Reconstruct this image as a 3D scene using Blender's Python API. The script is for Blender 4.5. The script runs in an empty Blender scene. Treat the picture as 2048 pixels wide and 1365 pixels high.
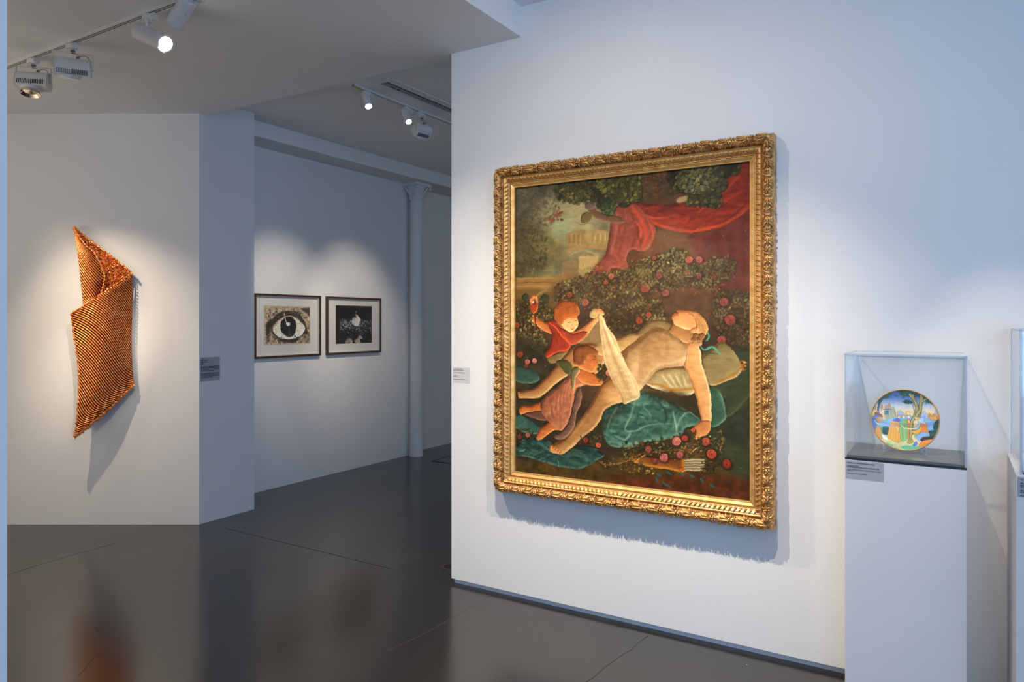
import bpy, bmesh, math, random
import numpy as np
from mathutils import Vector, Matrix

random.seed(7)
rng = np.random.default_rng(11)
SC = bpy.context.scene
COL = SC.collection
PI = math.pi

# ---------------------------------------------------------------- camera
FPX, CXP, HYP, EYE = 1441.0, 1024.0, 644.0, 1.5
RV = Vector((.852, .5238, 0)); CV = Vector((-.5238, .852, 0)); UV = Vector((0, 0, 1))
cam_data = bpy.data.cameras.new('camera')
cam = bpy.data.objects.new('camera', cam_data); COL.objects.link(cam)
cam_data.sensor_width = 36.0
cam_data.lens = FPX / 2048.0 * 36.0
cam_data.shift_y = -(682.5 - HYP) / 2048.0
cam_data.clip_start = 0.02
cam.location = (0, 0, EYE)
cam.rotation_euler = (PI / 2, 0, math.atan2(.5238, .852))
SC.camera = cam

def ray(px, py):
    return RV * ((px - CXP) / FPX) + CV + UV * ((HYP - py) / FPX)
def on(px, py, ax, v):
    """point of the picture ray on the plane  axis == v"""
    d = ray(px, py); o = Vector((0, 0, EYE))
    return o + d * ((v - o[ax]) / d[ax])
def at(a, b, z):
    """world point from metres right of, metres ahead of the camera and height"""
    p = RV * a + CV * b
    return Vector((p.x, p.y, z))
def wpt(px, py, b):
    return Vector((0, 0, EYE)) + ray(px, py) * b

# ---------------------------------------------------------------- world, daylight, exposure
SC.view_settings.view_transform = 'Standard'
SC.view_settings.look = 'None'
SC.view_settings.gamma = 1.0
SC.view_settings.use_curve_mapping = False
SC.view_settings.exposure = 0.0
SC.cycles.max_bounces = 10
SC.cycles.diffuse_bounces = 5
SC.cycles.transparent_max_bounces = 16
SC.cycles.sample_clamp_indirect = 4.0
SC.cycles.caustics_reflective = False
SC.cycles.caustics_refractive = False

world = bpy.data.worlds.new('world'); SC.world = world
world.use_nodes = True
world.node_tree.nodes['Background'].inputs[0].default_value = (.42, .62, 1.0, 1)
world.node_tree.nodes['Background'].inputs[1].default_value = 0.6

def area(name, loc, rot, sx, sy, power, color):
    l = bpy.data.lights.new(name, 'AREA'); l.shape = 'RECTANGLE'; l.size = sx; l.size_y = sy
    l.energy = power; l.color = color
    o = bpy.data.objects.new(name, l); COL.objects.link(o); o.location = loc; o.rotation_euler = rot
    return o
DAY = (.42, .65, 1.0)
# daylight entering by the street window in the right hand wall
area('window_daylight', (2.95, -.35, 1.75), (0, PI / 2, 0), 2.3, 3.6, 78, DAY)
# frontal blue daylight added behind the camera as fill, its window unseen
area('front_daylight_fill', (1.5, -4.36, 1.8), (PI / 2, 0, 0), 2.3, 2.4, 120, DAY)

WARM = (1.0, .86, .69)
def spot(name, loc, target, power, angle, blend=.6, color=WARM, size=.02):
    l = bpy.data.lights.new(name, 'SPOT'); l.energy = power; l.color = color
    l.spot_size = math.radians(angle); l.spot_blend = blend; l.shadow_soft_size = size
    o = bpy.data.objects.new(name, l); COL.objects.link(o); o.location = loc
    o.rotation_euler = (Vector(target) - Vector(loc)).to_track_quat('-Z', 'Y').to_euler()
    return o
# blue fill added for the far room, at an unseen window opening
area('far_daylight_fill', (1.06, 4.75, 1.7), (0, PI / 2, 0), 2.2, 1.9, 24, DAY)
# gallery spots that light the big painting: each a narrow beam with a wide soft spill
spot('painting_spot_a', (-2.95, 2.08, 2.92), (-1.5, 3.345, .50), 115, 74, 1, size=.012)
spot('painting_spot_b', (-1.50, 2.05, 3.02), (-1.62, 3.345, -.4), 215, 80, 1, size=.010)
spot('painting_spot_b_spill', (-1.50, 2.05, 3.02), (-1.60, 3.345, .9), 32, 150, 1, size=.010)
spot('painting_spot_c', (-.66, 2.05, 3.02), (-1.20, 3.345, -.4), 165, 76, 1, size=.010)
spot('painting_spot_c_spill', (-.66, 2.05, 3.02), (-1.1, 3.345, .9), 17, 150, 1, size=.010)
# spots on the plate case
spot('plate_spot', (-.15, 2.60, 3.08), (-.15, 3.20, 1.12), 40, 18, .8)
spot('plate_spot_b', (.12, 2.3, 3.12), (.16, 3.345, .95), 115, 24, .9)
# spots on the woven copper piece
spot('woven_spot_a', (-5.62, 2.12, 2.86), (-4.95, 3.18, .55), 28, 60, 1, color=(1, .79, .56), size=.012)
spot('woven_spot_b', (-5.15, 2.12, 2.86), (-4.85, 3.25, -.7), 150, 78, 1, color=(1, .79, .56), size=.012)
spot('woven_spot_c', (-3.2, 2.05, 2.86), (-5.38, 2.93, 1.22), 150, 19, 1)
spot('woven_spot_d', (-4.15, 2.12, 2.86), (-5.38, 2.93, 1.15), 120, 21, 1)
# spots on the two framed prints
spot('print_spot_a', (-3.6, 3.98, 3.0), (-5.2, 4.52, 1.50), 98, 44, 1)
spot('print_spot_b', (-3.6, 4.95, 3.0), (-5.2, 5.40, 1.50), 88, 44, 1)
# unseen fill spots added to bounce warm light off walls out of view
spot('fill_spot_a', (-5.2, 1.9, 2.95), (-5.2, .78, 1.2), 230, 110, 1)
spot('fill_spot_b', (-2.6, -2.2, 2.95), (-2.8, -4.2, 1.2), 300, 100, 1)
spot('fill_spot_c', (-6.9, 1.6, 2.95), (-9, 1.6, 1.3), 220, 100, 1)
spot('fill_spot_d', (-1.0, 5.6, 3.0), (.9, 7.2, 1.4), 150, 100, 1)
spot('fill_spot_e', (-2.4, 7.9, 3.0), (-2.6, 9.6, 1.3), 60, 100, 1)

# ---------------------------------------------------------------- materials
def srgb(r, g, b):
    f = lambda c: (c / 255) / 12.92 if c / 255 <= .04045 else ((c / 255 + .055) / 1.055) ** 2.4
    return (f(r), f(g), f(b), 1)
def mat(name, col, rough=.6, metal=0.0, bump=0.0, bscale=60, var=0.0, vscale=8, spec=.5, coat=0.0, emit=None, estr=0):
    m = bpy.data.materials.new(name); m.use_nodes = True
    nt = m.node_tree; n = nt.nodes; L = nt.links; b = n['Principled BSDF']
    b.inputs['Base Color'].default_value = col
    b.inputs['Roughness'].default_value = rough
    b.inputs['Metallic'].default_value = metal
    b.inputs['Specular IOR Level'].default_value = spec
    b.inputs['Coat Weight'].default_value = coat
    tc = n.new('ShaderNodeTexCoord')
    if var > 0:
        no = n.new('ShaderNodeTexNoise'); no.inputs['Scale'].default_value = vscale; no.inputs['Detail'].default_value = 5
        L.new(tc.outputs['Object'], no.inputs['Vector'])
        mr = n.new('ShaderNodeMapRange'); mr.inputs[1].default_value = .3; mr.inputs[2].default_value = .7
        mr.inputs[3].default_value = 1 - var; mr.inputs[4].default_value = 1 + var
        L.new(no.outputs['Fac'], mr.inputs[0])
        mx = n.new('ShaderNodeVectorMath'); mx.operation = 'SCALE'; mx.inputs[0].default_value = col[:3]
        L.new(mr.outputs[0], mx.inputs['Scale']); L.new(mx.outputs[0], b.inputs['Base Color'])
    if bump > 0:
        nb = n.new('ShaderNodeTexNoise'); nb.inputs['Scale'].default_value = bscale; nb.inputs['Detail'].default_value = 6
        L.new(tc.outputs['Object'], nb.inputs['Vector'])
        bp = n.new('ShaderNodeBump'); bp.inputs['Strength'].default_value = bump; bp.inputs['Distance'].default_value = .01
        L.new(nb.outputs['Fac'], bp.inputs['Height']); L.new(bp.outputs[0], b.inputs['Normal'])
    if emit:
        b.inputs['Emission Color'].default_value = emit; b.inputs['Emission Strength'].default_value = estr
    return m

WALL = mat('wall_paint', (.80, .80, .80, 1), .75, bump=.05, bscale=90, var=.012, vscale=2.5, spec=.25)
CEIL = mat('ceiling_paint', (.85, .85, .86, 1), .85, bump=.03, bscale=40, var=.012, vscale=2, spec=.2)
GAP = mat('skirting_grey', (.62, .66, .70, 1), .6, var=.05)
PLINTH = mat('plinth_paint', (.60, .62, .65, 1), .5, bump=.02, bscale=50, var=.02, vscale=3, spec=.35)
WHITE_METAL = mat('white_lacquer', (.72, .72, .71, 1), .38, var=.01, spec=.5)
BLACK = mat('black_lacquer', (.012, .014, .018, 1), .28, var=.1, spec=.5)
DECK = mat('grey_satin_board', (.10, .10, .10, 1), .30, var=.05, spec=.6)
DARK = mat('dark_recess', (.012, .011, .010, 1), .6, var=.1)
CABLE = mat('grey_cable', (.35, .36, .37, 1), .5, var=.05)
KNOB = mat('dark_grey_plastic', (.10, .12, .14, 1), .45, var=.05)
GOLDGLOW = mat('orange_tape', (.75, .42, .10, 1), .6, var=.1)
MIRROR = mat('reflector_metal', (.85, .72, .55, 1), .12, metal=1.0, var=.1)
STEEL = mat('aluminium_profile', (.45, .47, .48, 1), .35, metal=.6, var=.05)

def floor_mat():
    m = bpy.data.materials.new('polished_dark_screed'); m.use_nodes = True
    nt = m.node_tree; n = nt.nodes; L = nt.links; b = n['Principled BSDF']
    tc = n.new('ShaderNodeTexCoord')
    n1 = n.new('ShaderNodeTexNoise'); n1.inputs['Scale'].default_value = 1.1; n1.inputs['Detail'].default_value = 6; n1.inputs['Roughness'].default_value = .6
    mp = n.new('ShaderNodeMapping'); mp.inputs['Scale'].default_value = (1, .45, 1); mp.inputs['Rotation'].default_value = (0, 0, .5)
    L.new(tc.outputs['Object'], mp.inputs[0]); L.new(mp.outputs[0], n1.inputs['Vector'])
    cr = n.new('ShaderNodeValToRGB'); cr.color_ramp.elements[0].position = .3; cr.color_ramp.elements[0].color = (.009, .0070, .0058, 1)
    cr.color_ramp.elements[1].position = .72; cr.color_ramp.elements[1].color = (.027, .020, .0145, 1)
    L.new(n1.outputs['Fac'], cr.inputs[0])
    # tiny pale specks and pits of the worn screed
    vo = n.new('ShaderNodeTexVoronoi'); vo.inputs['Scale'].default_value = 7.0
    L.new(tc.outputs['Object'], vo.inputs['Vector'])
    lt = n.new('ShaderNodeMath'); lt.operation = 'LESS_THAN'; lt.inputs[1].default_value = .020
    L.new(vo.outputs['Distance'], lt.inputs[0])
    mx = n.new('ShaderNodeMix'); mx.data_type = 'RGBA'; mx.inputs[7].default_value = (.30, .28, .25, 1)
    L.new(lt.outputs[0], mx.inputs[0]); L.new(cr.outputs[0], mx.inputs[6])
    vo2 = n.new('ShaderNodeTexVoronoi'); vo2.inputs['Scale'].default_value = 9.3
    mp2 = n.new('ShaderNodeMapping'); mp2.inputs['Location'].default_value = (3.1, 1.7, .2)
    L.new(tc.outputs['Object'], mp2.inputs[0]); L.new(mp2.outputs[0], vo2.inputs['Vector'])
    lt2 = n.new('ShaderNodeMath'); lt2.operation = 'LESS_THAN'; lt2.inputs[1].default_value = .022
    L.new(vo2.outputs['Distance'], lt2.inputs[0])
    mx2 = n.new('ShaderNodeMix'); mx2.data_type = 'RGBA'; mx2.inputs[7].default_value = (.012, .011, .010, 1)
    L.new(lt2.outputs[0], mx2.inputs[0]); L.new(mx.outputs[2], mx2.inputs[6]); L.new(mx2.outputs[2], b.inputs['Base Color'])
    n2 = n.new('ShaderNodeTexNoise'); n2.inputs['Scale'].default_value = 2.3; n2.inputs['Detail'].default_value = 7
    L.new(mp.outputs[0], n2.inputs['Vector'])
    mr = n.new('ShaderNodeMapRange'); mr.inputs[1].default_value = .3; mr.inputs[2].default_value = .7; mr.inputs[3].default_value = .14; mr.inputs[4].default_value = .22
    L.new(n2.outputs['Fac'], mr.inputs[0]); L.new(mr.outputs[0], b.inputs['Roughness'])
    b.inputs['Specular IOR Level'].default_value = 1.0
    n3 = n.new('ShaderNodeTexNoise'); n3.inputs['Scale'].default_value = 160; n3.inputs['Detail'].default_value = 3
    L.new(tc.outputs['Object'], n3.inputs['Vector'])
    bp = n.new('ShaderNodeBump'); bp.inputs['Strength'].default_value = .06; bp.inputs['Distance'].default_value = .004
    L.new(n3.outputs['Fac'], bp.inputs['Height']); L.new(bp.outputs[0], b.inputs['Normal'])
    return m
FLOOR = floor_mat()

def gold_mat(name, c0, c1, rough, bump=.25, bscale=220):
    m = bpy.data.materials.new(name); m.use_nodes = True
    nt = m.node_tree; n = nt.nodes; L = nt.links; b = n['Principled BSDF']
    tc = n.new('ShaderNodeTexCoord')
    no = n.new('ShaderNodeTexNoise'); no.inputs['Scale'].default_value = 26; no.inputs['Detail'].default_value = 6
    L.new(tc.outputs['Object'], no.inputs['Vector'])
    cr = n.new('ShaderNodeValToRGB'); cr.color_ramp.elements[0].position = .34; cr.color_ramp.elements[0].color = c0
    cr.color_ramp.elements[1].position = .64; cr.color_ramp.elements[1].color = c1
    L.new(no.outputs['Fac'], cr.inputs[0]); L.new(cr.outputs[0], b.inputs['Base Color'])
    b.inputs['Metallic'].default_value = .65; b.inputs['Roughness'].default_value = rough
    nb = n.new('ShaderNodeTexNoise'); nb.inputs['Scale'].default_value = bscale; nb.inputs['Detail'].default_value = 4
    L.new(tc.outputs['Object'], nb.inputs['Vector'])
    bp = n.new('ShaderNodeBump'); bp.inputs['Strength'].default_value = bump; bp.inputs['Distance'].default_value = .002
    L.new(nb.outputs['Fac'], bp.inputs['Height']); L.new(bp.outputs[0], b.inputs['Normal'])
    return m
GOLD = gold_mat('aged_gilding', (.30, .13, .03, 1), (.90, .52, .20, 1), .36)
GOLD_FLAT = gold_mat('plain_gilding', (.70, .37, .10, 1), (.90, .56, .22, 1), .42, bump=.05)
COPPER = gold_mat('copper_wire', (.90, .23, .05, 1), (1.0, .42, .13, 1), .28, bump=.3, bscale=500)
COPPER_DARK = gold_mat('dark_copper_weave', (.14, .03, .01, 1), (.34, .09, .025, 1), .38, bump=.9, bscale=380)

def wood_mat():
    m = bpy.data.materials.new('walnut_stain'); m.use_nodes = True
    nt = m.node_tree; n = nt.nodes; L = nt.links; b = n['Principled BSDF']
    tc = n.new('ShaderNodeTexCoord'); mp = n.new('ShaderNodeMapping'); mp.inputs['Scale'].default_value = (60, 60, 5)
    no = n.new('ShaderNodeTexNoise'); no.inputs['Scale'].default_value = 2; no.inputs['Detail'].default_value = 6
    L.new(tc.outputs['Object'], mp.inputs[0]); L.new(mp.outputs[0], no.inputs['Vector'])
    cr = n.new('ShaderNodeValToRGB'); cr.color_ramp.elements[0].color = (.035, .014, .008, 1); cr.color_ramp.elements[1].color = (.10, .042, .022, 1)
    L.new(no.outputs['Fac'], cr.inputs[0]); L.new(cr.outputs[0], b.inputs['Base Color'])
    b.inputs['Roughness'].default_value = .32
    return m
WALNUT = wood_mat()

def clear_mat(name, tint=(.97, .985, 1, 1), refl=1.0, base=.0, haze=(.8, .87, .95, 1)):
    """thin clear acrylic or glass: it lets the view through, mirrors at grazing angles"""
    m = bpy.data.materials.new(name); m.use_nodes = True
    nt = m.node_tree; n = nt.nodes; L = nt.links
    n.remove(n['Principled BSDF']); out = n['Material Output']
    tr = n.new('ShaderNodeBsdfTransparent'); tr.inputs[0].default_value = tint
    gl = n.new('ShaderNodeBsdfGlossy'); gl.inputs['Roughness'].default_value = .02; gl.inputs['Color'].default_value = (1, 1, 1, 1)
    lw = n.new('ShaderNodeLayerWeight'); lw.inputs['Blend'].default_value = .5; pw = n.new('ShaderNodeMath'); pw.operation = 'POWER'; pw.inputs[1].default_value = 5
    L.new(lw.outputs['Facing'], pw.inputs[0])
    mu = n.new('ShaderNodeMath'); mu.operation = 'MULTIPLY_ADD'; mu.inputs[1].default_value = .9 * refl; mu.inputs[2].default_value = .022 * refl
    L.new(pw.outputs[0], mu.inputs[0])
    mx = n.new('ShaderNodeMixShader'); L.new(mu.outputs[0], mx.inputs[0]); L.new(tr.outputs[0], mx.inputs[1]); L.new(gl.outputs[0], mx.inputs[2])
    df = n.new('ShaderNodeBsdfTranslucent'); df.inputs[0].default_value = haze
    d2 = n.new('ShaderNodeBsdfDiffuse'); d2.inputs[0].default_value = haze
    ad = n.new('ShaderNodeMixShader'); ad.inputs[0].default_value = .5
    L.new(df.outputs[0], ad.inputs[1]); L.new(d2.outputs[0], ad.inputs[2])
    m2 = n.new('ShaderNodeMixShader'); m2.inputs[0].default_value = base
    L.new(mx.outputs[0], m2.inputs[1]); L.new(ad.outputs[0], m2.inputs[2]); L.new(m2.outputs[0], out.inputs[0])
    return m
ACRYLIC = clear_mat('clear_acrylic', base=.03)
ACRYLIC_EDGE = clear_mat('acrylic_edge', tint=(.86, .92, .99, 1), base=.42)
ACRYLIC_ROD = clear_mat('clear_acrylic_stand', tint=(.93, .95, .97, 1), base=.25)
GLASS = clear_mat('picture_glass', tint=(1, 1, 1, 1), base=.0, refl=.8)

# ---------------------------------------------------------------- object helpers
def tag(o, label=None, cat=None, group=None, kind=None):
    if label: o['label'] = label
    if cat: o['category'] = cat
    if group: o['group'] = group
    if kind: o['kind'] = kind
    return o
def link(name, me, m, parent=None, smooth=False, loc=None, rot=None):
    o = bpy.data.objects.new(name, me); COL.objects.link(o)
    if m is not None and len(me.materials) == 0: me.materials.append(m)
    if smooth:
        me.polygons.foreach_set('use_smooth', [True] * len(me.polygons))
    if parent is not None: o.parent = parent
    if loc is not None: o.location = loc
    if rot is not None: o.rotation_euler = rot
    return o
def thing(name, label, cat, loc=(0, 0, 0), rot=(0, 0, 0), group=None):
    o = bpy.data.objects.new(name, None); COL.objects.link(o)
    o.empty_display_size = .05
    o.location = loc; o.rotation_euler = rot
    return tag(o, label, cat, group)

class MB:
    """collects shapes and links them as ONE mesh object"""
    def __init__(s): s.v = []; s.f = []
    def add(s, vs, fs):
        k = len(s.v); s.v += [tuple(p) for p in vs]; s.f += [tuple(i + k for i in f) for f in fs]; return s
    def box(s, x0, x1, y0, y1, z0, z1, M=None):
        vs = [Vector(p) for p in ((x0, y0, z0), (x1, y0, z0), (x1, y1, z0), (x0, y1, z0), (x0, y0, z1), (x1, y0, z1), (x1, y1, z1), (x0, y1, z1))]
        if M is not None: vs = [M @ p for p in vs]
        return s.add(vs, [(0, 3, 2, 1), (4, 5, 6, 7), (0, 1, 5, 4), (1, 2, 6, 5), (2, 3, 7, 6), (3, 0, 4, 7)])
    def prism(s, pts, z0, z1):
        n = len(pts)
        vs = [(p[0], p[1], z0) for p in pts] + [(p[0], p[1], z1) for p in pts]
        return s.add(vs, [tuple(reversed(range(n))), tuple(range(n, 2 * n))] + [(i, (i + 1) % n, (i + 1) % n + n, i + n) for i in range(n)])
    def tube(s, pts, r, n=8, cap=True):
        pts = [Vector(p) for p in pts]; rr = r if hasattr(r, '__len__') else [r] * len(pts)
        vs = []; up = Vector((0, 0, 1)); prev = None
        for i, p in enumerate(pts):
            t = (pts[min(i + 1, len(pts) - 1)] - pts[max(i - 1, 0)])
            if t.length < 1e-9: t = Vector((0, 0, 1))
            t.normalize()
            if prev is None:
                a = t.cross(up)
                if a.length < .05: a = t.cross(Vector((1, 0, 0)))
            else:
                a = prev - t * prev.dot(t)
            a.normalize(); prev = a; b = t.cross(a)
            for k in range(n):
                w = 2 * PI * k / n; vs.append(p + (a * math.cos(w) + b * math.sin(w)) * rr[i])
        fs = []
        for i in range(len(pts) - 1):
            for k in range(n):
                fs.append((i * n + k, i * n + (k + 1) % n, (i + 1) * n + (k + 1) % n, (i + 1) * n + k))
        if cap: fs += [tuple(reversed(range(n))), tuple(range((len(pts) - 1) * n, len(pts) * n))]
        return s.add(vs, fs)
    def lathe(s, prof, n=24, M=None, close=False):
        """profile of (radius, height) round local z"""
        vs = []
        for r, z in prof:
            for k in range(n):
                w = 2 * PI * k / n; p = Vector((r * math.cos(w), r * math.sin(w), z)); vs.append(M @ p if M is not None else p)
        fs = []
        for i in range(len(prof) - 1):
            for k in range(n): fs.append((i * n + k, i * n + (k + 1) % n, (i + 1) * n + (k + 1) % n, (i + 1) * n + k))
        if close: fs += [tuple(reversed(range(n))), tuple(range((len(prof) - 1) * n, len(prof) * n))]
        return s.add(vs, fs)
    def ball(s, c, rx, ry, rz, M=None, n=8, m=5):
        prof = []
        vs = []; c = Vector(c)
        for i in range(m + 1):
            a = -PI / 2 + PI * i / m
            for k in range(n):
                w = 2 * PI * k / n
                p = Vector((rx * math.cos(a) * math.cos(w), ry * math.cos(a) * math.sin(w), rz * math.sin(a)))
                if M is not None: p = M @ p
                vs.append(c + p)
        fs = [(i * n + k, i * n + (k + 1) % n, (i + 1) * n + (k + 1) % n, (i + 1) * n + k) for i in range(m) for k in range(n)]
        return s.add(vs, fs)
    def mesh(s, name):
        me = bpy.data.meshes.new(name); me.from_pydata(s.v, [], s.f); me.update()
        return me
    def build(s, name, m, parent=None, smooth=False, bevel=0, **kw):
        o = link(name, s.mesh(name), m, parent, smooth, **kw)
        if bevel:
            b = o.modifiers.new('bevel', 'BEVEL'); b.width = bevel; b.segments = 2; b.limit_method = 'ANGLE'; b.angle_limit = .7
        return o
def struct(name, mb, m, parent=None, **kw):
    o = mb.build(name, m, parent, **kw)
    if parent is None: o['kind'] = 'structure'
    return o

# ---------------------------------------------------------------- the rooms
YP = 3.345            # face of the painting wall
XP = -2.465           # its free end
ZL, ZF, ZH = 3.04, 3.17, 3.205
fl = struct('floor', MB().box(-9, 3.3, -4.2, 10, -.08, 0), FLOOR)
# low ceiling over the left of the front room, its step down from the higher ceiling
struct('ceiling', MB().prism([(-9, -4.2), (-1.996, -4.2), (-1.996, 3.36), (-2.40, 3.36), (-2.40, 3.39), (-9, 3.39)], ZL, 3.4), CEIL)
struct('ceiling', MB().box(-1.9962, 3.3, -4.2, 3.35, ZH, 3.4), CEIL)
struct('ceiling', MB().box(-9, 3.3, 3.3905, 10, ZF, 3.4), CEIL)
# painting wall, hung 2 cm above the floor over a recessed grey skirting
struct('wall_right', MB().prism([(XP, YP), (3.0, YP), (3.0, YP + .12), (XP, YP + .12)], .025, 3.4), WALL)
struct('baseboard_right', MB().box(XP + .012, 3.0, YP + .012, YP + .10, 0, .025), GAP)
# left wall block with the woven piece, and the pier beside it
pA0 = at(-2.313, 5.324, 0); pA1 = at(-5.9, 5.324, 0)
struct('wall_left', MB().prism([(pA0.x, pA0.y), (-4.775, 3.83), (-5.8, 3.83), (-9, 3.83), (-9, pA1.y), (pA1.x, pA1.y)][::-1], 0, ZF + .02), WALL)
# long wall with the prints, slightly recessed past the column
struct('wall_back', MB().prism([(-5.226, 3.82), (-5.226, 6.32), (-5.31, 6.32), (-5.31, 10), (-5.8, 10), (-5.8, 3.82)], 0, 3.3), WALL)
bx = on(507, 239, 2, ZF).x
struct('trim_1', MB().box(-5.79, bx, 3.83, 9.6, ZL, ZF + .05), WALL)
struct('wall_far', MB().box(-5.8, 3.3, 9.6, 9.8, 0, 3.3), WALL)
struct('wall_inner', MB().box(.9, 1.0, YP + .12, 3.8, 0, 3.3).box(.9, 1.0, 5.7, 9.6, 0, 3.3).box(.9, 1.0, 3.8, 5.7, 0, .6).box(.9, 1.0, 3.8, 5.7, 2.8, 3.3), WALL)
struct('added_window_2', MB().box(.92, .97, 3.8, 5.7, .6, .65).box(.92, .97, 3.8, 5.7, 2.75, 2.8).box(.92, .97, 3.8, 3.85, .65, 2.75).box(.92, .97, 5.65, 5.7, .65, 2.75).box(.92, .97, 4.725, 4.775, .65, 2.75), STEEL)  # unseen window frame added for the far room fill light
# near wall end at the left border of the picture
nb_ = at(-.7009 * 1.6, 1.6, 0)
struct('wall_near', MB().box(-6.4, nb_.x, -1.2, nb_.y, 0, ZL), WALL)
# the rest of the shell, with the street window that lets the daylight in
struct('wall_outer', MB().box(-9.1, -9, -4.2, 3.83, 0, 3.4), WALL)
struct('wall_front', MB().box(-9, .35, -4.3, -4.2, 0, 3.4).box(2.65, 3.3, -4.3, -4.2, 0, 3.4).box(.35, 2.65, -4.3, -4.2, 0, .6).box(.35, 2.65, -4.3, -4.2, 3.0, 3.4), WALL)
w = MB().box(.35, 2.65, -4.28, -4.22, .6, .65).box(.35, 2.65, -4.28, -4.22, 2.95, 3.0)
for xx in (.35, 1.1, 1.85, 2.60): w.box(xx, xx + .05, -4.28, -4.22, .65, 2.95)
struct('added_window_3', w, STEEL)  # unseen window frame added around the frontal fill light
w = MB()
WY0, WY1, WZ0, WZ1 = -2.15, 1.45, .6, 2.9
w.box(2.7, 2.85, -4.2, WY0, 0, 3.4).box(2.7, 2.85, WY1, YP, 0, 3.4).box(2.7, 2.85, WY0, WY1, 0, WZ0).box(2.7, 2.85, WY0, WY1, WZ1, 3.4)
struct('wall_street', w, WALL)
w = MB(); t_ = .05
w.box(2.72, 2.78, WY0, WY1, WZ0, WZ0 + t_).box(2.72, 2.78, WY0, WY1, WZ1 - t_, WZ1)
for yy in (WY0, -.96, .22, WY1 - t_): w.box(2.72, 2.78, yy, yy + t_, WZ0, WZ1)
struct('window_1', w, STEEL)

# column in front of the print wall
cx_, cy_ = -5.13, 6.30
col = thing('column', 'slim white cast column with a flared leafy capital under the beam of the far room', 'column', (cx_, cy_, 0))
MB().lathe([(.079, 0), (.079, .03), (.074, .05), (.072, .2), (.068, 2.80), (.066, 2.905), (.0, 2.905)], 40).build('shaft', WALL, col, smooth=True)
MB().lathe([(.068, 2.86), (.078, 2.868), (.082, 2.88), (.076, 2.892), (.070, 2.90), (.076, 2.93), (.088, 2.96), (.108, 2.99), (.122, 3.004), (.0, 3.004)], 40).build('capital', WALL, col, smooth=True)
MB().box(-.125, .125, -.125, .125, 3.004, ZL).build('abacus', WALL, col, bevel=.008)
for q in range(4):
    a = PI / 4 + q * PI / 2
    M = Matrix.Rotation(a, 4, 'Z')
    lf = MB()
    prof = [(.072, 2.885, .022), (.084, 2.915, .034), (.106, 2.95, .040), (.138, 2.985, .036), (.165, 3.004, .030), (.172, 2.988, .026), (.160, 2.972, .016)]
    vs = []
    for r, z, h in prof:
        for s_ in (-1, -.5, 0, .5, 1):
            vs.append(M @ Vector((r - .012 * s_ * s_, h * s_, z)))
    for r, z, h in prof:
        for s_ in (-1, -.5, 0, .5, 1):
            vs.append(M @ Vector((r - .012 * s_ * s_ - .014, h * s_, z + .004)))
    n_ = len(prof) * 5; fs = []
    for i in range(len(prof) - 1):
        for k in range(4):
            A = i * 5 + k; fs.append((A, A + 1, A + 6, A + 5)); fs.append((n_ + A, n_ + A + 5, n_ + A + 6, n_ + A + 1))
    for i in range(len(prof) - 1):
        A = i * 5; fs.append((A, A + 5, n_ + A + 5, n_ + A)); A = i * 5 + 4; fs.append((A, n_ + A, n_ + A + 5, A + 5))
    lf.add(vs, fs).build('corner_leaf', WALL, col, smooth=True)

# ---------------------------------------------------------------- floor joints, cracks, hatch, outlet
JOINT = mat('floor_joint', (.012, .010, .010, 1), .55, var=.1)
CHALK = mat('pale_scratch', (.055, .05, .045, 1), .5, var=.1)
def floor_line(name, pts, w, m=JOINT, jit=0.0):
    P = [on(x, y, 2, 0) for x, y in pts]; vs = []; fs = []
    # subdivide
    Q = []
    for a, b in zip(P[:-1], P[1:]):
        k = max(2, int((b - a).length / .05))
        Q += [a.lerp(b, i / k) for i in range(k)]
    Q.append(P[-1])
    Q = [q + Vector((random.uniform(-jit, jit), random.uniform(-jit, jit), 0)) for q in Q]
    for i, q in enumerate(Q):
        t = (Q[min(i + 1, len(Q) - 1)] - Q[max(i - 1, 0)]).normalized(); n = Vector((-t.y, t.x, 0)) * w / 2
        vs += [q + n + Vector((0, 0, .0004)), q - n + Vector((0, 0, .0004)), q + n - Vector((0, 0, .002)), q - n - Vector((0, 0, .002))]
    for i in range(len(Q) - 1):
        a = i * 4; fs += [(a, a + 1, a + 5, a + 4), (a, a + 4, a + 6, a + 2), (a + 1, a + 3, a + 7, a + 5)]
    return MB().add(vs, fs).build(name, m, fl)
floor_line('joint', [(450, 1057), (780, 1138)], .007)
floor_line('joint', [(14, 1151), (120, 1118), (232, 1087)], .005)
floor_line('crack', [(1295, 1273), (1262, 1300), (1225, 1325), (1200, 1345), (1170, 1367)], .0035, jit=.004)
floor_line('crack', [(981, 1190), (958, 1206), (930, 1222), (905, 1237)], .003, CHALK, jit=.004)
floor_line('crack', [(905, 1237), (880, 1252), (835, 1275), (770, 1305)], .003, CHALK, jit=.004)
floor_line('crack', [(192, 1254), (200, 1268), (206, 1288), (198, 1306), (180, 1325), (158, 1352)], .0025, jit=.005)
floor_line('crack', [(18, 1228), (35, 1219)], .006, CHALK)
hp = [on(865, 923, 2, 0), on(903, 908, 2, 0), on(903, 927, 2, 0)]
hatch = thing('floor_hatch', 'dark square access hatch flush with the floor of the far room near the column', 'hatch', (hp[0].x, hp[0].y, 0))
MB().box(0, .6, 0, .6, .0, .0015).build('cover', FLOOR, hatch, loc=(0, 0, 0))
MB().box(-.008, .608, -.008, .0, -.002, .003).box(-.008, .608, .6, .608, -.002, .003).box(-.008, 0, 0, .6, -.002, .003).box(.6, .608, 0, .6, -.002, .003).build('rim', DARK, hatch)
op = on(900, 1135, 2, 0)
outlet = thing('floor_outlet', 'small round dark floor outlet at the free end of the painting wall', 'outlet', (op.x, op.y, 0))
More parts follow.
